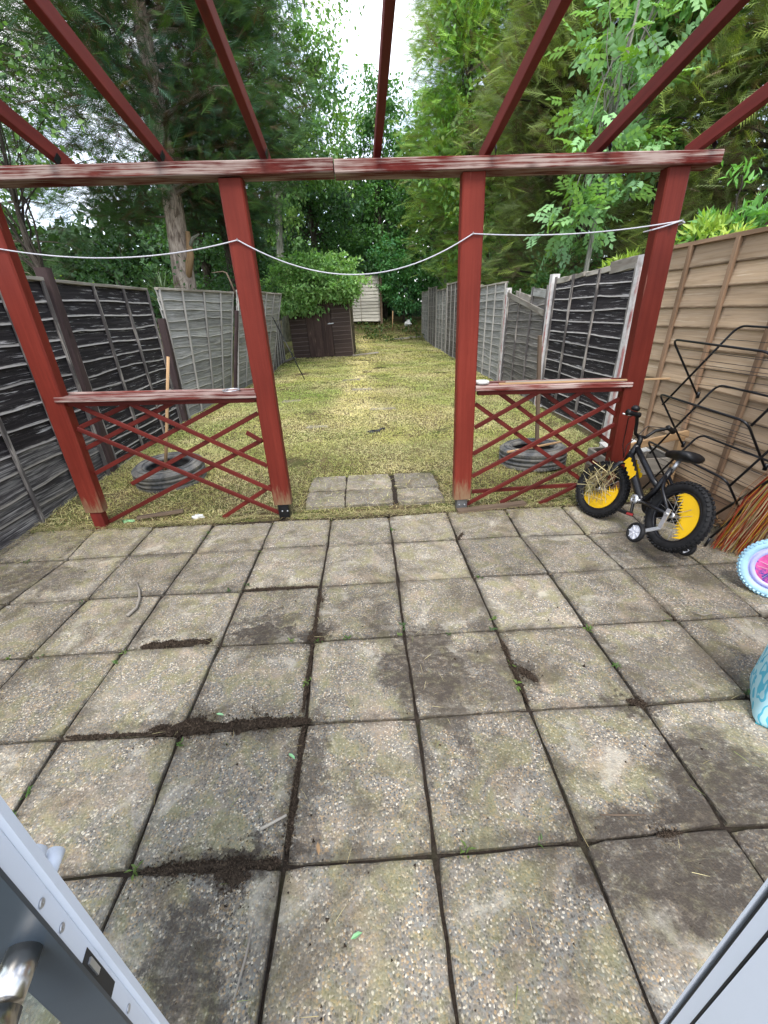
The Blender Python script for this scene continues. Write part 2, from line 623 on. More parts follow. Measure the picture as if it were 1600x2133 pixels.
def m_bed():
    nt = NT('joint_soil', .95, .1)
    v = nt.coord('Position')
    a = nt.noise(v, 70, 6, .7)
    b = nt.noise(v, 4.0, 4, .6)
    c = nt.mix(nt.ramp(a, [(.3, 0.0), (.7, 1.0)]), (.014, .011, .009), (.048, .037, .029))
    c = nt.mix(nt.ramp(b, [(.56, 0.0), (.74, 1.0)]), c, (.035, .036, .016))
    nt.base(c)
    nt.bump(a, .8, .01)
    return nt.m


M['bed'] = m_bed()

# soil stains on the paving: (x, y, radius x, radius y, strength)
STAINS = [(.52, .70, .22, .24, 1.0), (.80, .62, .15, .22, .8), (.60, .42, .10, .07, .8), (-.25, .96, .22, .05, 1.0), (.02, .93, .08, .07, 1.0),
          (1.15, -.07, .34, .17, 1.0), (1.42, .0, .22, .34, 1.0), (1.52, .2, .12, .12, .8), (-.2, -.20, .10, .16, .9), (-.10, .01, .18, .05, 1.0), (-1.75, 1.60, .35, .16, .7),
          (.95, .62, .06, .12, .9), (1.55, .60, .25, .16, .45), (1.35, .45, .12, .04, .9), (.45, .92, .14, .05, .7), (-.62, .50, .25, .05, .6),
          (.35, 1.02, .07, .14, .6), (.84, .93, .12, .05, .7), (.05, .23, .05, .3, .7), (2.1, 1.5, .3, .3, .4), (-.25, 1.08, .20, .05, .8)]


def m_slab(name='exposed_aggregate', pale=False):
    nt = NT(name, .82, .3)
    pos = nt.n('NewGeometry').outputs['Position']
    oi = nt.n('ObjectInfo').outputs['Random']
    v = nt.coord(src=pos)
    wob = nt.n('TexNoise', Scale=60.0, Detail=2.0)
    nt.t.links.new(v, wob.inputs['Vector'])
    vv = nt.n('VectorMath', _operation='MULTIPLY_ADD', i0=wob.outputs['Color'], i1=(.008, .008, .008), i2=v).outputs[0]
    vo = nt.n('TexVoronoi', Scale=172.0)
    nt.t.links.new(vv, vo.inputs['Vector'])
    sepc = nt.n('SeparateColor')
    nt.t.links.new(vo.outputs['Color'], sepc.inputs[0])
    peb = nt.ramp(sepc.outputs[0], [(0.0, (.075, .07, .062)), (.20, (.15, .135, .11)), (.40, (.25, .20, .14)), (.54, (.17, .175, .165)), (.70, (.32, .235, .145)), (.82, (.40, .345, .26)), (.92, (.54, .49, .40))], 'CONSTANT')
    mortar = nt.noise(v, 150, 4, .7)
    mcol = nt.mix(mortar, (.11, .10, .088), (.25, .23, .20))
    gap = nt.ramp(vo.outputs['Distance'], [(.46, 0.0), (.68, 1.0)])
    agg = nt.mix(gap, peb, mcol)
    # places where the cement film still covers the stones
    film = nt.noise(v, 5.5, 6, .62, .4)
    fm = nt.ramp(nt.math('ADD', film, nt.math('MULTIPLY', nt.math('SUBTRACT', oi, .5), .14)), [(.46, 0.0), (.60, 1.0)])
    filmc = nt.mix(nt.noise(v, 90, 5, .7), (.15, .135, .108), (.30, .275, .225))
    col = nt.mix(nt.math('MULTIPLY', fm, .34), agg, filmc)
    # second, finer film streaks / lichen, greenish and pinkish
    li = nt.noise(v, 9, 6, .65, .8)
    col = nt.mix(nt.math('MULTIPLY', nt.ramp(li, [(.48, 0.0), (.62, 1.0)]), .55), col, (.19, .18, .085))
    pk = nt.noise(nt.coord(src=pos, loc=(3, 7, 0)), 6, 5, .6, .4)
    col = nt.mix(nt.math('MULTIPLY', nt.ramp(pk, [(.55, 0.0), (.67, 1.0)]), .35), col, (.36, .28, .21))
    wp = nt.noise(nt.coord(src=pos, loc=(9, 1, 0)), 4.2, 7, .7, .5)
    col = nt.mix(nt.math('MULTIPLY', nt.ramp(wp, [(.565, 0.0), (.65, 1.0)]), .5), col, (.42, .395, .335))
    # grime
    gr = nt.noise(nt.coord(src=pos, loc=(2, 5, 0)), 3.4, 8, .72, .6)
    col = nt.mix(nt.math('MULTIPLY', nt.ramp(gr, [(.485, 0.0), (.64, 1.0)]), .68), col, (.066, .054, .037))
    fine = nt.noise(nt.coord(src=pos, loc=(4, 2, 0)), 28, 6, .7, .4)
    col = nt.mix(nt.math('MULTIPLY', nt.ramp(fine, [(.55, 0.0), (.7, 1.0)]), .4), col, (.085, .072, .058))
    # soil lying in known places
    dn = nt.n('TexNoise', Scale=7.0, Detail=6.0, Roughness=.7)
    nt.t.links.new(v, dn.inputs['Vector'])
    dv = nt.n('VectorMath', _operation='SUBTRACT', i0=dn.outputs['Color'], i1=(.5, .5, .5)).outputs[0]
    wpos = nt.n('VectorMath', _operation='MULTIPLY_ADD', i0=dv, i1=(.42, .42, 0), i2=v).outputs[0]
    tot = None
    for (x, y, rx, ry, s) in STAINS:
        q = nt.n('VectorMath', _operation='SUBTRACT', i0=wpos, i1=(x, y, 0)).outputs[0]
        q = nt.n('VectorMath', _operation='MULTIPLY', i0=q, i1=(1 / rx, 1 / ry, 0)).outputs[0]
        ln = nt.n('VectorMath', _operation='LENGTH', i0=q).outputs['Value']
        mr = nt.n('MapRange', Value=ln)
        mr.inputs['From Min'].default_value = 1.08
        mr.inputs['From Max'].default_value = .78
        mr.inputs['To Max'].default_value = s
        tot = mr.outputs[0] if tot is None else nt.math('MAXIMUM', tot, mr.outputs[0])
    # soil smeared out of the joints
    sx = nt.n('SeparateXYZ')
    nt.t.links.new(pos, sx.inputs[0])
    dl = None
    for ax_ in ('X', 'Y'):
        fr = nt.math('FRACT', nt.math('ADD', nt.math('DIVIDE', sx.outputs[ax_], .45), 100.5))
        d1 = nt.math('MULTIPLY', nt.math('ABSOLUTE', nt.math('SUBTRACT', fr, .5)), .45)
        dl = d1 if dl is None else nt.math('MINIMUM', dl, d1)
    en = nt.noise(nt.coord(src=pos, loc=(1, 8, 0)), 6, 6, .7, .4)
    em = nt.ramp(nt.math('ADD', dl, nt.math('MULTIPLY', nt.math('SUBTRACT', en, .5), .16)), [(.006, 1.0), (.040, 0.0)])
    em = nt.math('MULTIPLY', em, nt.math('LESS_THAN', sx.outputs['Y'], 2.27))
    tot = nt.math('MAXIMUM', tot, nt.math('MULTIPLY', em, .62))
    scol = nt.mix(nt.noise(v, 80, 5, .7), (.020, .016, .013), (.062, .050, .040))
    tot = nt.math('MULTIPLY', tot, nt.ramp(nt.noise(v, 40, 5, .7), [(.34, .55), (.50, 1.0)]))
    st2 = nt.noise(nt.coord(src=pos, loc=(6, 3, 0), scale=(1, 2.2, 1)), 11, 6, .72, 1.2)
    tot = nt.math('MULTIPLY', tot, nt.ramp(st2, [(.34, .42), (.52, 1.0)]))
    col = nt.mix(nt.math('MULTIPLY', tot, .93), col, scol)
    hs = nt.n('HueSaturation', Value=nt.math('ADD', .80, nt.math('MULTIPLY', oi, .42)), Color=col, Saturation=1.08)
    nt.base(hs.outputs[0])
    hgt = nt.math('ADD', nt.math('MULTIPLY', nt.math('SUBTRACT', 1.0, vo.outputs['Distance']), .35), nt.math('ADD', nt.math('MULTIPLY', film, 1.0), nt.math('MULTIPLY', wp, .8)))
    nt.bump(hgt, .55, .008)
    return nt.m


M['slab'] = m_slab()


# ================================================================== terrain
GY = np.array([-30, 2.262, 2.272, 4.0, 7.0, 13.0, 17.6, 18.6, 19.6, 20.6, 26, 120.])
GZ = np.array([-.030, -.030, -.006, .035, .09, .125, .2, .36, .68, .96, 1.1, 1.4])


def gz(x, y):
    return np.interp(y, GY, GZ)


def gzn(x, y):
    """ground with its small bumps"""
    b = .014 * vnoise(x, y, 1.1) + .006 * vnoise(x, y, 4.0)
    return gz(x, y) + b * np.clip((np.asarray(y) - 2.35) / .5, 0, 1)


def axis(a, fine_lo, fine_hi, step, b):
    left = fine_lo - np.geomspace(step, fine_lo - a, 14)[::-1]
    right = fine_hi + np.geomspace(step, b - fine_hi, 14)
    return np.concatenate([left, np.arange(fine_lo, fine_hi + step / 2, step), right])


def make_ground():
    xs = axis(-90, -4, 4.5, .10, 90)
    ys = np.unique(np.concatenate([axis(-40, 2.0, 21.5, .12, 140), GY[1:3]]))
    X, Y = np.meshgrid(xs, ys)
    Z = gzn(X, Y)
    V = np.stack([X, Y, Z], -1).reshape(-1, 3)
    nx, ny = len(xs), len(ys)
    i = np.arange((ny - 1) * nx).reshape(ny - 1, nx)[:, :-1].ravel()
    F = np.concatenate([np.stack([i, i + 1, i + nx + 1], 1), np.stack([i, i + nx + 1, i + nx], 1)])
    o = np_mesh('ground', V, F, M['ground'])
    tag(o, 'bare brown garden soil under the cut grass', 'ground', kind='structure')


make_ground()

# ------------------------------------------------------------------ patio slabs
CORNERS = {(-1, 0): (-0.444, 0.006), (0, 0): (0.011, -0.008), (1, 0): (0.453, -0.007), (2, 0): (0.897, -0.002), (3, 0): (1.345, 0.009), (-2, 1): (-0.925, 0.453), (-1, 1): (-0.463, 0.443), (0, 1): (0.018, 0.454), (1, 1): (0.454, 0.446), (2, 1): (0.903, 0.451), (3, 1): (1.35, 0.445), (4, 1): (1.794, 0.446), (-3, 2): (-1.361, 0.901), (-2, 2): (-0.913, 0.912), (-1, 2): (-0.459, 0.911), (0, 2): (-0.001, 0.9), (1, 2): (0.447, 0.9), (2, 2): (0.904, 0.903), (3, 2): (1.351, 0.9), (4, 2): (1.807, 0.897), (-3, 3): (-1.343, 1.347), (-2, 3): (-0.916, 1.349), (-1, 3): (-0.459, 1.34), (0, 3): (-0.007, 1.345), (1, 3): (0.449, 1.356), (2, 3): (0.899, 1.363), (3, 3): (1.352, 1.356), (4, 3): (1.808, 1.358), (5, 3): (2.286, 1.365), (-4, 4): (-1.747, 1.804), (-3, 4): (-1.342, 1.813), (-2, 4): (-0.902, 1.812), (-1, 4): (-0.454, 1.824), (0, 4): (0.002, 1.817), (1, 4): (0.447, 1.804), (2, 4): (0.892, 1.805), (3, 4): (1.335, 1.806), (4, 4): (1.791, 1.793), (-2, 5): (-0.899, 2.218), (0, 5): (0.0, 2.205), (1, 5): (0.443, 2.205)}


def corner(c, r):
    if (c, r) in CORNERS: return CORNERS[(c, r)]
    rr = random.Random(c * 77 + r * 13)
    y = .45 * r + rr.uniform(-.006, .006)
    if r == 5: y = 2.225 + .014 * (-c if c < 0 else 0) * .2
    return (.45 * c + rr.uniform(-.006, .006), y)


def slab_mesh(cs, top=0.0, th=.045, gap=.0065, chip=.0022, seed=0, nseg=7, tilt=(0, 0)):
    """cs: four corners counter-clockwise"""
    rr = random.Random(seed)
    cx = sum(p[0] for p in cs) / 4
    cy = sum(p[1] for p in cs) / 4
    ring = []
    for k in range(4):
        a, b = cs[k], cs[(k + 1) % 4]
        L = hypot(b[0] - a[0], b[1] - a[1])
        for i in range(nseg):
            t = i / nseg
            x, y = a[0] + (b[0] - a[0]) * t, a[1] + (b[1] - a[1]) * t
            ring.append([x, y, i == 0])
    mb = MB()
    n = len(ring)
    layers = []
    for li, (ins, dz) in enumerate(((gap, -th), (gap, -.006), (gap + .004, -.0012), (gap + .011, 0))):
        lay = []
        for i, (x, y, cnr) in enumerate(ring):
            dx, dy = x - cx, y - cy
            # inset towards the centre in each axis
            m = max(abs(dx), abs(dy))
            s = 1 - ins / max(m, .01)
            j = (rr.uniform(-chip, chip), rr.uniform(-chip, chip)) if li in (1, 2) else (0, 0)
            cc = .007 if cnr and li >= 1 else 0
            s -= cc / max(hypot(dx, dy), .01)
            px, py = cx + dx * s + j[0], cy + dy * s + j[1]
            lay.append((px, py, top + dz + tilt[0] * (px - cx) + tilt[1] * (py - cy)))
        layers.append(lay)
    vs = [p for l in layers for p in l]
    fs = []
    for l in range(3):
        for i in range(n):
            j = (i + 1) % n
            fs.append((l * n + i, l * n + j, (l + 1) * n + j, (l + 1) * n + i))
    fs.append(tuple(3 * n + i for i in range(n)))
    mb.add(vs, fs)
    return mb


patio = MB()
patio.add([(-2.45, -1.2, -.021), (2.95, -1.2, -.021), (2.95, 2.262, -.021), (-2.45, 2.262, -.021)], [(0, 1, 2, 3)])
patio = patio.build('patio', M['bed'])
tag(patio, 'dark soil bedding showing in the joints of the patio', 'patio', kind='structure')
for r in range(-2, 5):
    for c in range(-5, 6):
        lo_x = -2.36
        cs = [corner(c, r), corner(c + 1, r), corner(c + 1, r + 1), corner(c, r + 1)]
        rr = random.Random(c * 31 + r * 7 + 3)
        o = slab_mesh(cs, top=rr.uniform(-.004, .004), gap=rr.uniform(.0042, .0070), seed=c * 100 + r, tilt=(rr.uniform(-.008, .008), rr.uniform(-.008, .008))).build('paving_slab', M['slab'], patio)

# narrow cut slabs along both fences
for r in range(-2, 5):
    for (x0, x1) in ((-2.43, -2.25), (2.70, 2.80)):
        y0, y1 = .45 * r, .45 * r + .45
        slab_mesh([(x0, y0), (x1, y0), (x1, min(y1, 2.23)), (x0, min(y1, 2.23))], top=-.003, seed=r + 900).build('paving_slab', M['slab'], patio)

# six small slabs leading on to the lawn
step = MB().add([(-.225, 2.41, .006), (.905, 2.41, .006), (.905, 3.05, .010), (-.225, 3.05, .010)], [(0, 1, 2, 3)]).build('path', M['bed'])
tag(step, 'short path of six old slabs between patio and lawn', 'path', kind='structure')
PX = [(-.235, .088), (.10, .502), (.53, .915)]
for i, (x0, x1) in enumerate(PX):
    for (y0, y1) in ((2.40, 2.70), (2.71, 3.06)):
        rr = random.Random(i * 9 + int(y0 * 100))
        j = lambda: rr.uniform(-.012, .012)
        slab_mesh([(x0 + j(), y0 + j()), (x1 + j(), y0 + j()), (x1 + j(), y1 + j()), (x0 + j(), y1 + j())], top=.026 + rr.uniform(-.004, .004), gap=.004, chip=.006, seed=i * 5 + int(y0 * 10), tilt=(rr.uniform(-.015, .015), rr.uniform(-.015, .015))).build('paving_slab', M['slab'], step)

# sunken stepping stones in the lawn
for i, (x, y, sx, sy, lab) in enumerate([
        (-.36, 4.85, .30, .14, 'half-buried stepping stone nearest the black scrap on the lawn'),
        (.56, 5.70, .42, .16, 'wide worn stepping stone right of centre in the lawn'),
        (.24, 7.40, .40, .2, 'sunken stepping stone in the middle of the pale mown stripe'),
        (.02, 8.5, .40, .22, 'farthest sunken stepping stone in the lawn, small and flat'),
        (-.95, 6.55, .34, .2, 'dull stepping stone at the left green patch of the lawn')]):
    z = float(gzn(np.array(x), np.array(y))) + .013
    cs = [(x - sx / 2, y - sy / 2), (x + sx / 2, y - sy / 2 + .02), (x + sx / 2 - .02, y + sy / 2), (x - sx / 2 + .01, y + sy / 2)]
    o = slab_mesh(cs, top=z, chip=.012, gap=.01, seed=i + 40).build('stepping_stone', M['slab'])
    tag(o, lab, 'stepping stone', 'stepping stones sunk in the lawn')

# ================================================================== pergola
PF = 2.24                     # front face of the posts
pergola = empty('pergola', (.3, 2.31, 0))
tag(pergola, 'red painted timber pergola with lattice sides standing across the patio edge', 'pergola')


def in_pergola(o):
    o.parent = pergola
    o.matrix_parent_inverse = Matrix.Translation((-.3, -2.31, 0))
    return o


PW, PD = .132, .085


def post(x0t, x0b, zb, shoe, low):
    """x0t/x0b: left edge at top and bottom"""
    p = (x0b + PW / 2, PF + PD / 2, zb)
    q = (x0t + PW / 2, PF + PD / 2, 2.115)
    o = MB().bar(p, q, PW, PD, up=(0, 1, 0), bevel=.008, seg=8, jit=.0008).build('post', M['red'])
    in_pergola(o)
    c = MB()
    cx = x0b + PW / 2
    c.bar((cx, PF + PD / 2, low), (cx, PF + PD / 2, zb + .01), PW * .62, PD * .8, up=(0, 1, 0), bevel=.004)
    s = c.build('post_shoe', shoe)
    s.parent = o
    return o


post(-1.828, -1.838, .135, M['red_dark'], -.02)
post(-.443, -.428, .125, M['black_metal'], -.02)
post(.918, .955, .095, M['shoe'], -.02)
post(2.098, 2.140, .10, M['concrete_dark'], -.02)
# little fixing plates on the shoes are nailed with two bolts each
for (x, z) in ((-.352, .07), (1.02, .05)):
    b = MB()
    for dx in (-.02, .02):
        b.lathe([(.006, 0), (.006, -.006), (.001, -.008), (.001, 0)], 8, 'y', (x + dx, PF + .008, z))
    in_pergola(b.build('bolt', M['steel']))

BY0, BY1, BZ0, BZ1 = 2.205, 2.365, 2.118, 2.180
for (xa, xb, dz) in ((-3.2, .198, .004), (.204, 2.372, -.002)):
    p, q = (xa, (BY0 + BY1) / 2, (BZ0 + BZ1) / 2 + dz), (xb, (BY0 + BY1) / 2, (BZ0 + BZ1) / 2 + dz)
    in_pergola(MB().bar(p, q, BY1 - BY0, BZ1 - BZ0, bevel=.005, seg=12, jit=.0012).build('beam', M['red_worn']))

RD = Vector((-.017, .98, -.198)).normalized()
RUP = Vector((0, .198, .98)).normalized()
for x in (-1.90, -1.286, -.735, -.18, .445, 1.064, 1.701, 2.292):
    e = Vector((x, 2.26, 2.205)) + RUP * .035
    tail = e + RD * .14
    house = e - RD * 2.95
    jx = random.uniform(-.01, .01)
    in_pergola(MB().bar(house + Vector((jx, 0, 0)), tail, .038, .072, up=RUP, bevel=.003, seg=5, bow=(random.uniform(-.01, .01), 0, random.uniform(-.008, .0)), jit=.0006).build('rafter', M['red_dark']))
    # nail plate where the rafter sits on the beam
    n = MB()
    n.bar(e + Vector((.025, -.06, -.05)), e + Vector((.029, -.02, -.01)), .003, .03)
    in_pergola(n.build('bracket', M['black_metal']))

# rails (narrow shelves) between the posts
for (xa, za, xb, zb) in ((-1.745, .968, -.425, .945), (1.068, .930, 2.165, .915)):
    b = MB().bar((xa, 2.295, za), (xb, 2.295, zb), .135, .034, bevel=.004, seg=6, jit=.001)
    o = in_pergola(b.build('rail', M['red_worn']))
    o2 = MB().bar((xa + .02, 2.345, za + .0235), (xb - .01, 2.345, zb + .0235), .03, .012, bevel=.002).build('lip', M['red_worn'])
    in_pergola(o2)
    in_pergola(MB().bar((xa + .03, 2.30, za - .036), (xb - .02, 2.30, zb - .036), .05, .036, bevel=.003).build('rail_batten', M['red_dark']))

LF = [(-1.684, 0.939, -0.434, 0.234), (-1.702, 0.762, -0.404, 0.038), (-1.317, 0.93, -0.44, 0.427), (-0.549, 0.684, -0.452, 0.616)]
LB = [(-1.69, 0.765, -1.319, 0.907), (-1.703, 0.613, -0.986, 0.92), (-1.7, 0.423, -0.609, 0.917), (-1.465, 0.328, -0.45, 0.812), (-1.723, 0.028, -0.448, 0.619), (-0.85, 0.013, -0.44, 0.26)]
RF = [(1.091, 0.646, 1.543, 0.888), (1.09, 0.446, 1.866, 0.882), (1.094, 0.266, 2.135, 0.814), (1.059, 0.029, 2.132, 0.625), (1.335, 0.031, 2.147, 0.453), (1.65, 0.005, 1.979, 0.174)]
RB = [(1.091, 0.811, 1.986, 0.175), (1.245, 0.891, 2.074, 0.306), (1.55, 0.885, 2.152, 0.47), (1.857, 0.873, 2.144, 0.687), (1.106, 0.131, 1.991, 0.147)]
for L, y in ((LF, 2.286), (LB, 2.305), (RF, 2.286), (RB, 2.305)):
    for (xa, za, xb, zb) in L:
        in_pergola(MB().bar((xa, y, za), (xb, y, zb), .030, .016, up=(0, 1, 0), bevel=.002, seg=4, jit=.0006, bow=(0, random.uniform(-.006, .006), 0)).build('lattice_strip', M['lattice']))

# washing line hooked on the posts
pts = []
HOOK = [(-1.90, 1.853), (-.384, 1.826), (.991, 1.822), (2.241, 1.855)]
SAG = [.082, .192, .032]
for k in range(3):
    (xa, za), (xb, zb) = HOOK[k], HOOK[k + 1]
    for i in range(24):
        t = i / 24
        pts.append((xa + (xb - xa) * t, PF - .007, za + (zb - za) * t - SAG[k] * 4 * t * (1 - t)))
pts.append((HOOK[3][0], PF - .007, HOOK[3][1]))
line = MB().tube(pts, .0036, 6)
o = line.build('washing_line', M['rope'], smooth=True)
tag(o, 'white washing line sagging from post to post of the pergola', 'washing line')
l2 = MB().tube([(2.241, PF - .010, 1.856), (2.19, PF - .012, 1.842), (2.12, PF - .010, 1.824), (2.078, PF - .004, 1.815), (2.072, PF + .08, 1.815)], .004, 6).build('loop', M['rope'], o)
l3 = MB().tube([(2.238, PF - .010, 1.855), (2.262, PF - .004, 1.845), (2.272, PF + .06, 1.843)], .004, 6).build('loop', M['rope'], o)
for (x, z) in HOOK[1:]:
    MB().tube([(x, PF + .01, z - .004), (x, PF - .012, z - .004), (x, PF - .014, z + .008)], .003, 5).build('hook', M['steel'], o)

# things lying on the rails
r_ = MB().lathe([(.018, 0), (.046, 0), (.050, .006), (.050, .016), (.046, .020), (.042, .012), (.020, .010)], 28, 'z', (1.125, 2.30, .952))
tag(r_.build('jar_lid', M['white_plastic'], smooth=True), 'round white lid lying on the right rail beside the middle post', 'lid')
r_ = MB().lathe([(.050, 0), (.058, 0), (.060, .006), (.052, .008)], 28, 'z', (-.60, 2.29, .975))
tag(r_.build('wire_ring', M['steel'], smooth=True), 'thin metal ring lying on the left rail near the post', 'ring')
tag(MB().bar((1.235, 2.265, .951), (2.43, 2.245, .943), .014, .012, bevel=.002, seg=3).build('garden_cane', M['raw_wood']), 'thin pale wooden strip lying along the right rail past the post', 'wood strip')
tag(MB().bar((1.30, 2.322, .951), (2.05, 2.318, .941), .02, .010, bevel=.002).build('batten_offcut', M['cap_wood']), 'short weathered batten lying behind the strip on the right rail', 'wood strip')


# ================================================================== fences
def waney_panel(name, label, p0, p1, zb, zt, side, mats, nsl=13, bats=(0, .25, .5, .75, 1), batm=None, capm=None, lean=0.0, wav=.012, group=None, top_gap=0, miss=(), cap=True, bw=.030, sagL=0.0, gravel=None, lowmat=None, nlow=0, toprag=0.0, zt1=None):
    """lapped fence panel from p0 to p1 (xy); side +1: battens on the +normal side (left of p0->p1)"""
    rr = random.Random(name + label)
    root = empty(name, (p0[0], p0[1], zb))
    tag(root, label, 'fence', group)
    d = Vector((p1[0] - p0[0], p1[1] - p0[1], 0))
    L = d.length
    d.normalize()
    nrm = Vector((-d.y, d.x, 0)) * side
    if zt1 is None: zt1 = zt

    ln0, ln1 = lean if isinstance(lean, tuple) else (lean, lean)

    def P(u, z, t):
        """u metres along, z above panel foot, t out of the panel"""
        H = zt - zb
        return Vector((d.x * u, d.y * u, z)) + nrm * (t + (ln0 + (ln1 - ln0) * u / L) * z / max(H, .1))
    H = zt - zb
    ph = H / nsl
    batm = batm or mats
    for k in range(nsl):
        if k in miss: continue
        z0, z1 = k * ph - .012, (k + 1) * ph + .022
        nseg = 9
        vs, fs, us = [], [], []
        off = rr.random() * 9
        ph1, ph2 = rr.uniform(0, 6), rr.uniform(0, 6)
        am = wav * rr.uniform(.5, 1.4)
        dropa, dropb = rr.uniform(-.006, .006), rr.uniform(-.006, .006)
        for i in range(nseg + 1):
            t = i / nseg
            u = L * t
            kz = 1 + (zt1 - zt) / H * t
            s = sagL * (4 * t * (1 - t))
            lo = (z0 + am * sin(3.1 * t * 2 + ph1) * .6 + rr.uniform(-am, am) * .35 + dropa * (1 - t) + dropb * t) * kz - s
            hi = z1 * kz - s
            if toprag and k == nsl - 1:
                hi -= rr.uniform(0, toprag)
            cup = rr.uniform(-.003, .003)
            vs += [P(u, lo, .024 + cup), P(u, (lo + hi) / 2, .013 + cup * .6), P(u, hi, .000), P(u, hi, -.008), P(u, lo, .008 + cup)]
        for i in range(nseg):
            a, b = i * 5, (i + 1) * 5
            for j in range(5):
                j2 = (j + 1) % 5
                fs.append((a + j, b + j, b + j2, a + j2))
                vv = [1, .5, 0, .0, 1.0]
                u0, u1 = L * i / nseg + off, L * (i + 1) / nseg + off
                va, vb = vv[j], vv[j2]
                if j == 4: va, vb = 1.0, 1.0
                us.append([(u0, va), (u1, va), (u1, vb), (u0, vb)])
        fs.append((4, 3, 2, 1, 0)); us.append([(0, .5)] * 5)
        e = nseg * 5
        fs.append((e, e + 1, e + 2, e + 3, e + 4)); us.append([(0, .5)] * 5)
        m = lowmat if (lowmat and k < nlow) else mats
        o = MB().add(vs, fs, us).build('slat', m, root)
        if side < 0: o.data.flip_normals()
    for t in bats:
        u = min(max(L * t, .02), L - .02)
        zz = H * (1 + (zt1 - zt) / H * t)
        b = MB().bar(P(u, -.005, .034), P(u + rr.uniform(-.012, .012), zz + .002, .030), .024, bw, up=d, bevel=.003, seg=6, jit=.0018, bow=nrm * rr.uniform(-.006, .006))
        b.build('batten', batm, root)
    if cap:
        MB().bar(P(0, H + .012, .012), P(L, H + .012 + (zt1 - zt), .012), .055, .028, bevel=.003, seg=8, jit=.0025, bow=(0, 0, -sagL)).build('top_rail', capm or batm, root)
    if gravel:
        MB().bar(P(0, -.085, .006), P(L, -.085, .006), .03, .15, bevel=.004, seg=4, jit=.001).build('gravel_board', gravel, root)
    return root


def fpost(name, label, x, y, zb, zt, w, mat, group=None, lean=(0, 0), stripe=None, cat='fence post'):
    b = MB().bar((x, y, zb), (x + lean[0], y + lean[1], zt), w, w, up=(0, 1, 0), bevel=.008, seg=6, jit=.002)
    o = tag(b.build(name, mat), label, cat, group)
    if stripe:
        s = stripe[0]
        MB().bar((x - w / 2 - .004, y - .025, zb), (x - w / 2 + lean[0] - .004, y + lean[1] - .025, zt - .1), .006, .032, up=(0, 1, 0)).build('paint_streak', stripe[1], o)
    return o


XL, XR = -2.36, 2.88
G = lambda y: float(gz(0, y))
# ---- left side (garden is at +x: panel runs towards -y so that its left normal is +x)
waney_panel('garden_fence', 'black stained panel at far left beside the first red post, greyed lower boards', (XL + .02, 3.40), (XL + .02, 1.56), -.02, 1.74, 1, M['fence_black'], 12, bats=(.0, .27, .54, .8, 1), batm=M['batten_dark'], capm=M['cap_wood'], wav=.016, lowmat=M['fence_black_low'], nlow=4)
waney_panel('garden_fence', 'black stained panel nearest the house on the left, mostly out of view', (XL, 1.46), (XL, -.36), -.02, 1.74, 1, M['fence_black'], 12, batm=M['batten_dark'], capm=M['cap_wood'], lowmat=M['fence_black_low'], nlow=5)
fpost('fence_post', 'dark brown post left of the black panel with peeled white streaks', XL + .02, 3.49, -.05, 1.84, .095, M['post_dark'])
fpost('fence_post', 'dark post behind the first red pergola post', XL - .01, 1.51, -.05, 1.80, .09, M['post_dark'])
waney_panel('garden_fence', 'black stained panel with peeling white streaks behind the left tyre', (XL, 5.33), (XL, 3.57), .04, 1.74, 1, M['fence_black'], 13, bats=(.0, .33, .66, 1), batm=M['batten_dark'], capm=M['cap_wood'], wav=.014, lean=-.02)
fpost('fence_post', 'short dark leaning post between black and grey panels on the left', XL + .03, 5.44, .0, 1.42, .09, M['post_dark'], lean=(-.02, .10))
waney_panel('garden_fence', 'silver grey weathered panel right after the black ones on the left', (-2.26, 7.48), (XL + .02, 5.55), .09, 1.76, 1, M['fence_grey'], 14, bats=(.0, .22, .46, .74, 1), batm=M['batten_grey'], capm=M['cap_wood'], wav=.024, lean=(.36, .0))
fpost('fence_post', 'thin dark leaning post in the middle of the grey left fence', -2.20, 7.60, .05, 1.50, .06, M['post_dark'], lean=(.30, .0))
waney_panel('garden_fence', 'grey weathered panel leaning in behind the second red post', (-1.96, 9.95), (-2.20, 7.72), .10, 1.80, 1, M['fence_grey'], 14, bats=(.0, .2, .4, .6, .8, 1), batm=M['batten_grey'], capm=M['cap_wood'], wav=.022, lean=(.46, .33))
fpost('fence_post', 'grey post leaning at the end of the grey left fence', -2.0, 10.05, .05, 1.5, .07, M['batten_grey'], lean=(.3, 0))
waney_panel('garden_fence', 'dull grey low panel in the gap beside the brown shed', (-2.16, 13.0), (-1.98, 10.15), .11, 1.45, 1, M['fence_grey_dark'], 11, bats=(0, .2, .4, .6, .8, 1), batm=M['batten_grey'], wav=.02, lean=(0, .15))

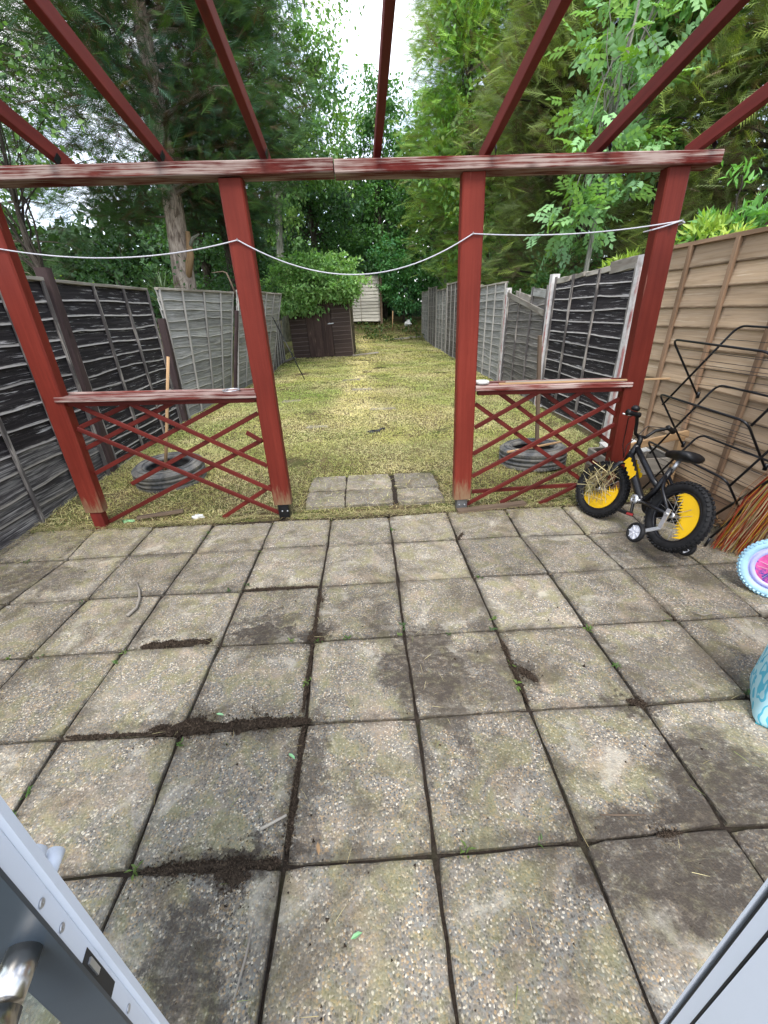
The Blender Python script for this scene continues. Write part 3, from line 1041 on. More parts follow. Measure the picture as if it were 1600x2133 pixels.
# ---- right side (garden is at -x)
waney_panel('garden_fence', 'new tan panel with wide boards behind the clothes airer', (XR, 1.60), (XR, 3.42), .14, 1.80, 1, M['fence_tan'], 12, bats=(.0, .25, .5, .75, 1), batm=M['batten_tan'], capm=M['batten_tan'], wav=.005, gravel=M['batten_tan'], bw=.038)
waney_panel('garden_fence', 'new tan panel nearest the house on the right, mostly out of view', (XR, -.35), (XR, 1.48), .14, 1.80, 1, M['fence_tan'], 12, batm=M['batten_tan'], capm=M['batten_tan'], wav=.005, gravel=M['batten_tan'], bw=.038)
fpost('concrete_post', 'pale concrete post at the near end of the tan panel', XR + .01, 1.54, -.05, 1.83, .10, M['concrete'])
fpost('concrete_post', 'wide white concrete post just behind the right red post', XR - .01, 3.52, -.05, 1.80, .12, M['concrete'], stripe=(1, M['pink_paint']))
waney_panel('garden_fence', 'black stained panel with ragged top behind the right tyre', (XR, 3.62), (XR, 5.42), .12, 1.74, 1, M['fence_black'], 13, bats=(.0, .37, .70, 1), batm=M['batten_dark'], capm=M['cap_wood'], wav=.012, cap=False, toprag=.05)
for k, (ya, yb, dz, w) in enumerate(((3.64, 4.12, .022, .10), (4.10, 4.62, .0, .05), (4.66, 4.98, -.01, .045), (5.02, 5.38, -.03, .06))):
    o = MB().bar((XR - .012, ya, 1.735 + dz), (XR - .012, yb, 1.72 + dz), .02, w, bevel=.004, seg=4, jit=.006).build('loose_capping', M['cap_wood'])
    tag(o, ['long pale split board on top of the right black panel by the red post', 'middle broken strip of capping on top of the right black panel', 'smallest broken strip of capping on top of the right black panel', 'broken capping strip at the far end of the right black panel'][k], 'board')
fpost('concrete_post', 'white concrete post between the black panel and the broken panel', XR, 5.51, 0, 1.78, .10, M['concrete'], stripe=(1, M['pink_paint']))
rt = waney_panel('garden_fence', 'dark broken panel with a slipped diagonal plank on the right', (XR, 5.60), (XR, 7.30), .10, 1.66, 1, M['fence_grey_dark'], 14, bats=(.0, .33, .66, 1), batm=M['batten_dark'], wav=.02, cap=False, miss=(13,), toprag=.1)
MB().bar((-.05, .03, 1.22), (-.055, 1.66, 1.50), .024, .075, bevel=.003, seg=5, jit=.003).build('slipped_plank', M['cap_wood'], rt)
MB().bar((-.02, .05, 1.46), (-.03, .62, 1.50), .02, .10, bevel=.003, seg=4, jit=.006).build('loose_board', M['fence_grey'], rt)
MB().bar((-.02, .66, 1.40), (-.03, 1.30, 1.50), .02, .08, bevel=.003, seg=4, jit=.006).build('loose_board', M['cap_wood'], rt)
fpost('concrete_post', 'white concrete post at the far side of the broken panel', XR, 7.40, .02, 1.70, .09, M['concrete'], stripe=(1, M['pink_paint']))
names = ['grey panel on the right just left of the broken one', 'brownish grey panel on the right seen beside the middle red post', 'fifth grey panel along the right fence', 'grey panel near the far end of the right fence', 'last but one panel of the right fence', 'last panel of the right fence before the bank']
y = 7.50
for i in range(6):
    y1 = y + 1.78
    zb = G(y) + .01
    hgt = 1.68 + (.10 if i > 0 else 0) + (.1 if i in (2, 4) else 0)
    waney_panel('garden_fence', names[i], (XR, y), (XR, y1), zb, zb + hgt, 1, M['fence_grey'] if i in (0, 3, 5) else M['fence_grey_dark'], 13, bats=(.0, .33, .66, 1), batm=M['batten_grey'], capm=M['cap_wood'], wav=.014)
    fpost('fence_post', ['grey post after the first far right panel', 'grey post after the second far right panel', 'grey post after the third far right panel', 'grey post after the fourth far right panel', 'grey post before the last far right panel', 'end post of the right fence at the bank'][i], XR, y1 + .06, G(y1) - .1, zb + hgt + .06, .08, M['cap_wood'])
    y = y1 + .12
# pale panel behind the shed, facing the house
waney_panel('garden_fence', 'pale cream panel standing behind the shed on the bank', (1.10, 20.0), (-.75, 20.05), .98, 2.72, 1, M['fence_pale'], 13, bats=(.02, .45, 1), batm=M['cap_wood'], capm=M['cap_wood'], wav=.015)
fpost('fence_post', 'brown post at the end of the pale cream panel', 1.17, 20.02, .7, 2.80, .10, M['old_wood'])

# ================================================================== shed
shed = empty('shed', (-.96, 13.28, .13), (0, radians(-1.8), radians(-2.5)))
tag(shed, 'small dark brown timber shed under the big leafy bush at the end of the lawn', 'shed')
SW, SD, SE, SA = .92, 1.5, 1.58, 1.98       # half width, depth, eaves, apex


def lap_board(p, q, h, th, mat, parent, out, jit=.003):
    """overlapping weatherboard, lower edge proud; uv v runs 0 (top) to 1 (lower edge)"""
    p, q, out = Vector(p), Vector(q), Vector(out)
    vs, fs, us = [], [], []
    n = 3
    off = random.random() * 9
    L = (q - p).length
    for i in range(n + 1):
        c = p.lerp(q, i / n)
        j = random.uniform(-jit, jit)
        vs += [c + out * (th + .008) + Vector((0, 0, j)), c + out * th * .6 + Vector((0, 0, h)), c + Vector((0, 0, h)), c + out * .001 + Vector((0, 0, j))]
    for i in range(n):
        a, b = 4 * i, 4 * i + 4
        for k, (va, vb) in enumerate(((1, 0), (0, 0), (.3, .3), (1, 1))):
            k2 = (k + 1) % 4
            fs.append((a + k, b + k, b + k2, a + k2))
            u0, u1 = off + L * i / n, off + L * (i + 1) / n
            us.append([(u0, va), (u1, va), (u1, vb), (u0, vb)])
    fs.append((3, 2, 1, 0)); us.append([(off, .5)] * 4)
    e = 4 * n
    fs.append((e, e + 1, e + 2, e + 3)); us.append([(off, .5)] * 4)
    return MB().add(vs, fs, us).build('board', mat, parent)


for (xa, xb) in ((-SW, -.42), (.36, SW)):
    for k in range(13):
        lap_board((xa, 0, k * .122), (xb, 0, k * .122), .126, .012, M['shed'], shed, (0, -1, 0))
door = MB().bar((-.03, -.014, .02), (-.03, -.014, 1.62), .76, .02, up=(0, 1, 0)).build('door', M['shed_door'], shed)
for k in range(7):
    x = -.40 + k * .108
    MB().bar((x + .05, -.030, .03), (x + .05, -.030, 1.60), .104, .010, up=(0, 1, 0), bevel=.003).build('plank', M['shed_door'], door)
hs = MB().bar((.24, -.046, .95), (.42, -.046, .96), .008, .02)
hs.lathe([(.02, 0), (.02, -.02), (.004, -.025), (.004, 0)], 10, 'y', (.30, -.045, .955))
hs.build('hasp', M['steel'], shed)
g = MB()
g.add([(-SW, .0, SE), (SW, .0, SE), (0, .0, SA), (-SW, .02, SE), (SW, .02, SE), (0, .02, SA)], [(0, 1, 2), (5, 4, 3), (0, 3, 4, 1), (1, 4, 5, 2), (2, 5, 3, 0)])
g.build('gable', M['shed'], shed)
for k in range(13):
    z0 = k * .122
    lap_board((SW, 0, z0), (SW, SD, z0), .126, .012, M['shed_pale'], shed, (1, 0, 0))
    MB().bar((-SW - .006, 0, z0 + .06), (-SW - .006, SD, z0 + .06), .016, .116, bevel=.003).build('board', M['shed'], shed)
MB().bar((SW + .018, -.014, 0), (SW + .018, -.014, SE), .03, .03).build('corner_strip', M['shed_pale'], shed)
MB().box((-SW, SD, 0), (SW, SD + .02, SE)).build('back_wall', M['shed'], shed)
rf = MB()
for s in (-1, 1):
    rf.add([(0, -.1, SA + .02), (s * (SW + .12), -.1, SE - .03), (s * (SW + .12), SD + .1, SE - .03), (0, SD + .1, SA + .02),
            (0, -.1, SA + .05), (s * (SW + .12), -.1, SE + .0), (s * (SW + .12), SD + .1, SE + .0), (0, SD + .1, SA + .05)],
           [(0, 1, 2, 3), (4, 7, 6, 5), (0, 4, 5, 1), (1, 5, 6, 2), (2, 6, 7, 3)])
rf.build('roof', M['shed_roof'], shed)
for s in (-1, 1):
    MB().bar((0, -.115, SA + .0), (s * (SW + .12), -.115, SE - .05), .02, .08).build('barge_board', M['shed_pale'], shed)

# ================================================================== tyres
def tyre(label, loc, rot, R=.315, W=.20):
    root = empty('tyre', loc, rot)
    tag(root, label, 'tyre', 'old car tyres used as planters')
    h = W / 2
    prof = [(R * .60, -h * .62), (R * .66, -h * .92), (R * .80, -h * 1.02), (R * .92, -h * .92), (R * .975, -h * .72), (R, -h * .45)]
    prof += [(R - .008, -h * .43), (R - .008, -h * .36), (R + .002, -h * .34), (R + .003, -.012), (R - .008, -.010), (R - .008, .010), (R + .003, .012), (R + .002, h * .34), (R - .008, h * .36), (R - .008, h * .43)]
    prof += [(R, h * .45), (R * .975, h * .72), (R * .92, h * .92), (R * .80, h * 1.02), (R * .66, h * .92), (R * .60, h * .62), (R * .64, h * .55), (R * .88, h * .5), (R * .9, 0), (R * .88, -h * .5), (R * .64, -h * .55)]
    MB().lathe(prof, 56, 'z', (0, 0, h)).build('casing', M['old_rubber'], root, smooth=True)
    tr = MB()
    for k in range(64):
        a = 2 * pi * k / 64
        for s in (-1, 1):
            c = Vector((cos(a), sin(a), 0))
            tr.bar(c * (R - .012) + Vector((0, 0, h + s * h * .46)), c * (R - .006) + Vector((0, 0, h + s * h * .74)), .022, .014, up=c)
    tag(tr.build('tread', M['old_rubber'], root), kind='stuff')
    rib = MB()
    for rr in (.70, .86):
        rib.tube([(R * rr * cos(2 * pi * i / 40), R * rr * sin(2 * pi * i / 40), 2 * h * 1.005) for i in range(40)], .004, 5, closed=True)
    rib.build('sidewall_ring', M['old_rubber'], root)
    s = MB()
    n = 24
    vs = [(0, 0, h * .9)]
    for i in range(n):
        vs.append((R * .87 * cos(2 * pi * i / n), R * .87 * sin(2 * pi * i / n), h * .6 + random.uniform(-.02, .02)))
    s.add(vs, [(0, 1 + i, 1 + (i + 1) % n) for i in range(n)])
    s.build('soil_fill', M['soil'], root)
    return root


tyre('worn grey tyre with a wooden pole in it behind the left lattice', (-1.60, 3.19, .0), (radians(3), radians(-2), .4))
tyre('worn black tyre with a dark stake in it behind the right lattice', (1.93, 3.20, .0), (radians(-3), radians(2), 1.1))

tag(MB().tube([(-1.69, 3.25, .05), (-1.58, 3.30, .5), (-1.432, 3.36, 1.12)], [.016, .015, .013], 8).build('wooden_pole', M['raw_wood'], smooth=True), 'pale brown wooden pole standing in the left tyre', 'pole')
tag(MB().bar((2.02, 3.32, .05), (1.918, 3.36, 1.18), .032, .032, up=(0, 1, 0), bevel=.003).build('wooden_stake', M['old_wood']), 'dark square stake standing in the right tyre', 'stake')
tag(MB().bar((1.62, 3.05, .19), (2.22, 3.22, .215), .02, .018, bevel=.003, seg=3).build('stick', M['raw_wood']), 'thin stick lying across the right tyre', 'stick')
tag(MB().tube([(-1.62, 9.3, 1.36), (-.99, 8.72, .10)], .011, 7).build('iron_rod', M['black_metal'], smooth=True), 'long thin black rod leaning against the grey left fence', 'rod')
# broken bracket of a lamp or line post at the left fence
o = MB().tube([(-1.94, 7.9, 1.72), (-2.0, 7.9, 1.95), (-2.05, 7.9, 2.10), (-2.11, 7.9, 2.125), (-2.31, 7.9, 2.11)], [.014, .014, .014, .010, .005], 8).build('bent_bar', M['old_wood'], smooth=True)
tag(o, 'brown bent bar sticking up over the grey left fence', 'bar')
tag(MB().bar((.975, 2.20, .018), (1.53, 2.275, .022), .05, .028, bevel=.003, seg=5, jit=.002).build('fallen_batten', M['old_wood']), 'dirty brown batten lying at the foot of the third post', 'batten')
tag(MB().bar((-1.53, 2.34, .03), (-1.20, 2.42, .035), .035, .024, bevel=.003, seg=3, jit=.002).build('wood_offcut', M['old_wood']), 'short dark offcut lying on the soil by the left post', 'wood offcut')

# small upturned planter of boards behind the right post, with a white tray on it
pl = empty('wooden_planter', (2.52, 2.62, 0))
tag(pl, 'rough board planter box in the corner behind the yellow bicycle', 'planter')
for (a, b, h) in (((-.26, -.17), (.28, -.17), .30), ((-.26, .17), (.28, .17), .30), ((-.26, -.17), (-.26, .17), .30), ((.28, -.17), (.28, .17), .30)):
    for k in range(2):
        MB().bar((a[0], a[1], .07 + k * .145), (b[0], b[1], .07 + k * .145), .022, .138, bevel=.003, seg=2, jit=.001).build('board', M['cap_wood'] if k else M['old_wood'], pl)
MB().bar((.26, -.19, 0), (.26, -.19, .50), .045, .045, up=(0, 1, 0), bevel=.004).build('stake', M['raw_wood'], pl)
MB().bar((-.14, -.20, .40), (.30, -.205, .49), .02, .06, bevel=.003).build('slanted_board', M['raw_wood'], pl)
ty = MB()
ty.lathe([(.02, 0), (.15, 0), (.185, .035), (.20, .04), (.20, .046), (.18, .045), (.145, .008), (.02, .008)], 4, 'z')
to = ty.build('white_tray', M['white_plastic'])
to.location = (2.45, 2.60, .30)
to.rotation_euler = (0, 0, radians(45))
to.scale = (1.35, 1.0, 1)
tag(to, 'dirty white plastic tray lying on the planter box', 'tray')

# ================================================================== bicycles
def bicycle(name, label, loc, rot, scale, c, WB=.651, steer=radians(14), disc_half=True, R=.2):
    """x forward, y left, z up. c: colour table"""
    root = empty(name, loc, rot, scale)
    tag(root, label, 'bicycle')

    def wheel(wx, aim, yaw=0.0):
        t = R * .86
        rt = .027
        # tyre
        prof = [(t + rt * cos(a), rt * .95 * sin(a)) for a in np.linspace(0, 2 * pi, 12, endpoint=False)]
        tb = MB().lathe(prof, 48, 'y')
        o = tb.build('wheel', c['tyre'], root, smooth=True)
        o.location = (wx, 0, R)
        o.rotation_euler = (0, random.uniform(0, 2), yaw)
        kn = MB()
        nk = 46
        for k in range(nk):
            for s, off in ((-1, 0), (0, .5), (1, 0)):
                a = 2 * pi * (k + off) / nk
                e = Vector((cos(a), 0, sin(a)))
                tn = Vector((-sin(a), 0, cos(a)))
                rr = t + rt * (.93 if s == 0 else .62)
                p = e * rr + Vector((0, s * rt * .66, 0))
                dr = (e + Vector((0, s * .9, 0))).normalized()
                kn.bar(p - dr * .004, p + dr * .0085, .013, .014, up=tn)
        tag(kn.build('tread', c['tyre'], o), kind='stuff')
        rm = MB().lathe([(t - .018, -.011), (t - .030, -.013), (t - .034, -.009), (t - .034, .009), (t - .030, .013), (t - .018, .011)], 44, 'y')
        if c.get('wide'): rm.lathe([(t - .030, -.014), (t - .062, -.012), (t - .062, .012), (t - .030, .014)], 44, 'y')
        rm.build('rim', c['rim'], o, smooth=True)
        hb = MB().lathe([(.004, -.045), (.017, -.04), (.017, -.03), (.010, -.025), (.010, .025), (.017, .03), (.017, .04), (.004, .045)], 16, 'y')
        hb.build('hub', c['metal'], o, smooth=True)
        sp = MB()
        ns = 20
        for k in range(ns):
            a = 2 * pi * k / ns
            a2 = a + (.5 if k % 2 else -.5)
            yy = .028 if k % 4 < 2 else -.028
            sp.tube([(.016 * cos(a2), yy, .016 * sin(a2)), ((t - .032) * cos(a), yy * .12, (t - .032) * sin(a))], .0013, 4, cap=False)
        tag(sp.build('spokes', c['metal'], o), kind='stuff')
        # spiky disc insert across about a third of the wheel
        for yy in ((.010, -.010)):
            pts = []
            n = 40
            A0, A1 = c['disc'][0] + aim, c['disc'][1] + aim
            for i in range(n + 1):
                a = A0 + (A1 - A0) * i / n
                pts.append(((t - .036) * cos(a), (t - .036) * sin(a)))
            p0, p1 = Vector(pts[0]), Vector(pts[-1])
            nsp = c.get('spikes', 30)
            inn = []
            mid = Vector((cos((A0 + A1) / 2), sin((A0 + A1) / 2)))
            for i in range(1, nsp):
                q = p1.lerp(p0, i / nsp)
                q = q - mid * (random.uniform(.015, .055) if i % 2 else 0.0)
                inn.append((q.x, q.y))
            poly = pts + inn
            # fan strips: outer arc to inner line, as quads in order
            vs, fs = [], []
            N = len(poly)
            for th in (yy, yy + (.002 if yy > 0 else -.002)):
                for (px, pz) in poly:
                    vs.append((px, th, pz))
            import mathutils
            tri = mathutils.geometry.tessellate_polygon([[Vector((p[0], p[1], 0)) for p in poly]])
            for (a, b, d_) in tri:
                fs.append((a, b, d_))
                fs.append((a + N, d_ + N, b + N))
            for i in range(N):
                j = (i + 1) % N
                fs.append((i, j, j + N, i + N))
            d = MB().add(vs, fs).build('spoke_disc', c['disc_m'], o)
            d.rotation_euler = (0, -o.rotation_euler[1], 0)
        return o

    fy = steer
    w1 = wheel(0, radians(158))
    w2 = wheel(WB, radians(-118), yaw=fy)
    F = c['frame']
    hd_t, hd_b = Vector((WB - .150, 0, .545)), Vector((WB - .115, 0, .445))
    bb = Vector((.27, 0, .215))
    st_b, st_t = Vector((.215, 0, .30)), Vector((.17, 0, .45))
    MB().tube([hd_b + Vector((.003, 0, -.01)), hd_t], .021, 12).build('head_tube', F, root, smooth=True)
    MB().tube([hd_b + Vector((-.01, 0, .03)), Vector((.40, 0, .33)), bb + Vector((.03, 0, .02)), bb], [.022, .024, .024, .022], 12).build('down_tube', F, root, smooth=True)
    MB().tube([hd_t + Vector((-.005, 0, -.02)), Vector((.38, 0, .44)), Vector((.27, 0, .36)), Vector((.215, 0, .33))], [.017, .018, .018, .016], 12).build('top_tube', F, root, smooth=True)
    MB().tube([bb, st_b, st_t], .017, 12).build('seat_tube', F, root, smooth=True)
    MB().tube([st_t - Vector((0, 0, .02)), Vector((.150, 0, .50))], .012, 10).build('seat_post', c['metal'], root, smooth=True)
    for s in (-1, 1):
        MB().tube([bb + Vector((0, s * .02, 0)), Vector((.15, s * .048, .21)), Vector((0, s * .055, .20))], .010, 8).build('chain_stay', F, root, smooth=True)
        MB().tube([st_t + Vector((.01, s * .012, -.05)), Vector((.12, s * .05, .32)), Vector((0, s * .055, .20))], .009, 8).build('seat_stay', F, root, smooth=True)
    # fork, turned with the wheel
    fk = empty('fork', (WB, 0, 0), (0, 0, fy))
    fk.parent = root
    for s in (-1, 1):
        MB().tube([(-.105, s * .012, .425), (-.085, s * .050, .405), (-.05, s * .056, .33), (0, s * .056, .20)], [.014, .014, .012, .010], 8).build('fork_leg', F, fk, smooth=True)
    # handlebar with stem
    hb = empty('handlebar', (WB - .150, 0, .545), (0, 0, fy))
    hb.parent = root
    MB().tube([(0, 0, -.02), (0, 0, .035), (.02, 0, .055)], .016, 10).build('stem', c['dark'], hb, smooth=True)
    bp = [(.01, .235, .155), (-.01, .17, .16), (.012, .10, .12), (.02, .055, .062), (.022, 0, .052), (.02, -.055, .062), (.012, -.10, .12), (-.01, -.17, .16), (.01, -.235, .155)]
    bp = [(x - .03 * abs(y_) / .23, y_, z) for (x, y_, z) in bp]
    sm = []
    for i in range(len(bp) - 1):
        for t in (0, .33, .66):
            sm.append(tuple(bp[i][k] * (1 - t) + bp[i + 1][k] * t for k in range(3)))
    sm.append(bp[-1])
    MB().tube(sm, .0105, 8).build('bar', c['dark'], hb, smooth=True)
    for s in (1, -1):
        a, b = Vector(bp[0 if s > 0 else -1]), Vector(bp[1 if s > 0 else -2])
        gpt = [a.lerp(b, t) for t in np.linspace(-.12, 1.25, 8)]
        MB().tube(gpt, [.020, .016, .0145, .0155, .0145, .0155, .0145, .017], 10).build('grip', c['grip'], hb, smooth=True)
        br = a.lerp(b, 1.1)
        MB().tube([br + Vector((.01, 0, -.005)), br + Vector((.05, s * .01, -.012)), br + Vector((.058, s * .06, -.016))], .005, 6).build('brake_lever', c['metal'], hb, smooth=True)
        MB().tube([br + Vector((.03, 0, -.005)), br + Vector((.10, -s * .06, -.02)), Vector((.09, s * .02, -.02)), Vector((.06, 0, -.10))], .003, 5).build('brake_cable', c['dark'], hb, smooth=True)
    bl = MB().lathe([(.002, .022), (.016, .018), (.024, .006), (.025, -.004), (.02, -.010), (.002, -.010)], 20, 'z', tuple(Vector(bp[0]).lerp(Vector(bp[1]), .55) + Vector((0, 0, .03))))
    bl.build('bell', c['dark'], hb, smooth=True)
    # saddle
    sv, sf = [], []
    secs = [(-.095, .030, .505, .018), (-.08, .068, .515, .032), (-.03, .072, .515, .036), (.02, .045, .513, .034), (.07, .026, .512, .030), (.11, .016, .508, .022), (.118, .006, .503, .012)]
    n = 14
    for (x, w, z, h) in secs:
        for i in range(n):
            a = 2 * pi * i / n
            sv.append((x + .14, w * cos(a), z + .02 + h * (sin(a) if sin(a) < 0 else .75 * sin(a))))
    for k in range(len(secs) - 1):
        for i in range(n):
            j = (i + 1) % n
            sf.append((k * n + i, (k + 1) * n + i, (k + 1) * n + j, k * n + j))
    sf.append(tuple(range(n)))
    sf.append(tuple(reversed([(len(secs) - 1) * n + i for i in range(n)])))
    MB().add(sv, sf).build('saddle', c['saddle'], root, smooth=True)
    # crank, pedals, chain guard on the far side
    ck = MB()
    ck.tube([bb + Vector((0, -.07, 0)), bb + Vector((0, .07, 0))], .012, 10)
    ck.build('bottom_bracket', c['metal'], root, smooth=True)
    ca = radians(-112)
    for s in (1, -1):
        d = Vector((cos(ca), 0, sin(ca))) * .095 * s
        MB().bar(bb + Vector((0, s * .062, 0)), bb + d + Vector((0, s * .072, 0)), .014, .016, up=(0, 1, 0), bevel=.003).build('crank_arm', c['dark'], root)
        pd = MB().bar(bb + d + Vector((-.034, s * .112, 0)), bb + d + Vector((.034, s * .112, 0)), .062, .020, bevel=.005)
        po = pd.build('pedal', c['dark'], root)
        MB().bar(bb + d + Vector((-.037, s * .112, 0)), bb + d + Vector((-.0345, s * .112, 0)), .045, .014).build('reflector', c['pedal'], po)
    MB().lathe([(.008, .060), (.030, .058), (.032, .066), (.020, .072), (.008, .072)], 20, 'y', tuple(bb)).build('crank_cap', c['metal'], root, smooth=True)
    gd = MB()
    gp = []
    for a in np.linspace(pi * .5, pi * 1.5, 10): gp.append((.0 + .042 * cos(a), .20 + .042 * sin(a)))
    for a in np.linspace(-pi * .5, pi * .5, 10): gp.append((bb.x + .068 * cos(a), bb.z + .068 * sin(a)))
    N = len(gp)
    gd.add([(x, -.064, z) for x, z in gp] + [(x, -.078, z) for x, z in gp], [tuple(range(N)), tuple(reversed(range(N, 2 * N)))] + [(i, i + N, (i + 1) % N + N, (i + 1) % N) for i in range(N)])
    gd.build('chain_guard', c['dark'], root)
    # coloured plate on the down tube with torn looking edge
    mid, dd = Vector((.455, 0, .392)), (Vector((.40, 0, .33)) - hd_b).normalized()
    up_ = Vector((dd.z, 0, -dd.x))
    for s in (1, -1):
        zz = MB()
        vs = []
        for i in range(9):
            t = -.075 + .15 * i / 8
            for k, wv in enumerate((-.026, .026)):
                q = mid + dd * t + up_ * (wv + (.006 if i % 2 else -.006)) + Vector((0, s * .0245, 0))
                vs.append(q)
        zz.add(vs, [(2 * i, 2 * i + 1, 2 * i + 3, 2 * i + 2) for i in range(8)])
        zz.build('frame_badge', c['badge'], root)
    # stabilisers
    if c.get('stab', True):
        for s in (1, -1):
            ar = MB()
            hp = Vector((0, s * .068, .20))
            k1 = Vector((.0, s * .075, .115))
            k2 = Vector((.026, s * .165, .060))
            ar.bar(hp + Vector((0, 0, .03)), k1, .028, .004, up=(0, 1, 0))
            ar.bar(k1, k2 + Vector((0, 0, .0)), .028, .004, up=(0, 1, .6))
            ar.lathe([(.002, .010), (.009, .010), (.009, -.006), (.002, -.006)], 6, 'y', (hp.x, hp.y + s * .006, hp.z))
            ao = ar.build('stabiliser_arm', M['steel'], root)
            sw = MB().lathe([(.042, -.012), (.054, -.012), (.057, -.006), (.057, .006), (.054, .012), (.042, .012)], 28, 'y', (.026, s * .182, .053))
            sw = sw.build('stabiliser_wheel', M['rubber'], root, smooth=True)
            hubm = MB()
            hubm.lathe([(.001, .004), (.012, .007), (.043, .003), (.043, -.003), (.012, -.007), (.001, -.004)], 28, 'y', (.026, s * .182, .053))
            for i in range(7):
                a = 2 * pi * i / 7
                hubm.bar((.026 + .008 * cos(a), s * .182, .053 + .008 * sin(a)), (.026 + .042 * cos(a), s * .182, .053 + .042 * sin(a)), .006, .020, up=(0, 1, 0))
            hubm.build('hub', M['grey_plastic'], sw)
    return root


YB = dict(tyre=M['rubber'], rim=M['black_metal'], metal=M['steel'], dark=M['black_plastic'], frame=M['black_metal'], grip=M['black_plastic'], saddle=M['black_plastic'],
          disc=(radians(-72), radians(72)), disc_m=M['yellow'], badge=M['yellow'], pedal=M['red_plastic'])
bike = bicycle('bicycle', "child's black bicycle with yellow spoke discs and stabilisers leaning by the airer", (2.023, 1.385, .103), (radians(20.03), radians(8.74), radians(96.28)), 1.046, YB)
PB = dict(tyre=M['pale_blue'], rim=M['lilac'], metal=M['white_plastic'], dark=M['lilac'], frame=M['pink'], grip=M['pink'], saddle=M['lilac'],
          disc=(radians(-150), radians(150)), disc_m=M['pink_print'], wide=True, badge=M['teal'], pedal=M['red_plastic'], spikes=16, stab=False)
bike2 = bicycle('small_bicycle', "child's pink bicycle with pale blue tyres cut off by the right edge", (2.665, .60, .0), (radians(10), 0, radians(122)), .80, PB, steer=radians(10))

# ================================================================== clothes airer
airer = empty('clothes_airer', (2.58, 1.85, 0))
tag(airer, 'black tubular folding clothes airer standing against the tan fence', 'clothes airer')


def rnd(pts, r=.045, n=5):
    """round the inner corners of a polyline"""
    out = [Vector(pts[0])]
    for i in range(1, len(pts) - 1):
        p, a, b = Vector(pts[i]), Vector(pts[i - 1]), Vector(pts[i + 1])
        u, v = (a - p).normalized(), (b - p).normalized()
        for k in range(n + 1):
            t = k / n
            out.append((p + u * r) * (1 - t) ** 2 + p * 2 * t * (1 - t) + (p + v * r) * t * t)
    out.append(Vector(pts[-1]))
    return out


def air(pts, r, name):
    o = MB().tube([Vector(p) - Vector((2.58, 1.85, 0)) for p in pts], r, 8).build(name, M['black_metal'], airer, smooth=True)
    return o


for i, z in enumerate((1.189, .823, .472)):
    Fp = [(2.70, 2.285, z - .385), (2.45, 2.345, z), (2.45, 1.565 + .0 * i, z - .018), (2.70, 1.60, z - .32)]
    Bp = [(2.45, 2.28, z - .435 if i < 2 else z - .40), (2.705, 2.125 + .02 * i, z + .085), (2.705, 1.46, z + .075), (2.45, 1.535, z - .40)]
    fo = air(rnd(Fp, .06), .0072, 'front_frame')
    bo = air(rnd(Bp, .06), .0072, 'back_frame')
    for k in range(1, 6):
        t = k / 6.5
        a = Vector(Fp[1]).lerp(Vector(Fp[0]), t)
        b = Vector(Fp[2]).lerp(Vector(Fp[3]), t)
        air([a, b], .0018, 'wire')
        a = Vector(Bp[1]).lerp(Vector(Bp[0]), t)
        b = Vector(Bp[2]).lerp(Vector(Bp[3]), t)
        if k < 4: air([a, b], .0018, 'wire')
    for q in (Fp[0], Fp[3]):
        air([Vector(q) + Vector((.0, 0, -.012)), Vector(q) + Vector((.0, 0, .03))], .012, 'joint')
air(rnd([(2.66, 1.845, .012), (2.60, 1.455, .487), (2.56, 1.20, .80)], .03), .0085, 'leg')
air(rnd([(2.70, 2.32, .09), (2.76, 2.36, .012)], .02), .0085, 'leg')
air([(2.45, 2.28, .07), (2.43, 2.30, .012)], .0085, 'leg')
air([(2.45, 1.535, .07), (2.44, 1.54, .012)], .0085, 'leg')

# ================================================================== broom of coloured strips
br = empty('broom', (2.62, 1.50, 0))
tag(br, 'ragged broom with red, yellow and straw coloured bristles leaning at the tan fence', 'broom')
HT = Vector((.13, -.02, .66))
cols = [M['debris']]
bp_ = []
for k in range(640):
    a = random.uniform(0, 2 * pi)
    rad = sqrt(random.random()) * .115
    f0 = Vector((cos(a) * rad * 1.25 - .02, sin(a) * rad * .8, .004 + random.random() ** 2 * .11))
    f1 = HT + Vector((cos(a) * rad * .25, sin(a) * rad * .25, 0))
    mid_ = f0.lerp(f1, .45) + Vector((cos(a) * .02 + random.uniform(-.03, .03), sin(a) * .02 + random.uniform(-.03, .03), random.uniform(-.03, .02)))
    col = random.choice([(.30, .035, .018), (.20, .03, .018), (.45, .32, .03), (.30, .035, .018), (.30, .21, .11), (.20, .10, .05), (.45, .38, .22), (.30, .20, .12)])
    bp_.append((f0, mid_, f1, col))
V, F, Cc = [], [], []
for (a, b, c_, col) in bp_:
    w = random.uniform(.0008, .0024)
    base_i = len(V)
    s = Vector((random.uniform(-1, 1), random.uniform(-1, 1), 0)).normalized()
    pts = [a, a.lerp(b, .5) + Vector((0, 0, -.004)), b, b.lerp(c_, .5), c_]
    for p in pts:
        V += [tuple(p - s * w), tuple(p + s * w)]
        Cc += [col, col]
    for i in range(4):
        q = base_i + 2 * i
        F += [(q, q + 1, q + 3), (q, q + 3, q + 2)]
np_mesh('bristles', np.array(V), np.array(F), M['debris'], np.array(Cc), br)
MB().tube([HT - Vector((.02, 0, .10)), HT, HT + Vector((.02, -.002, .10))], [.030, .034, .028], 12).build('binding', M['yellow'], br, smooth=True)
MB().tube([HT + Vector((.015, 0, .05)), HT + Vector((.10, -.05, .55))], .012, 8).build('handle', M['raw_wood'], br, smooth=True)

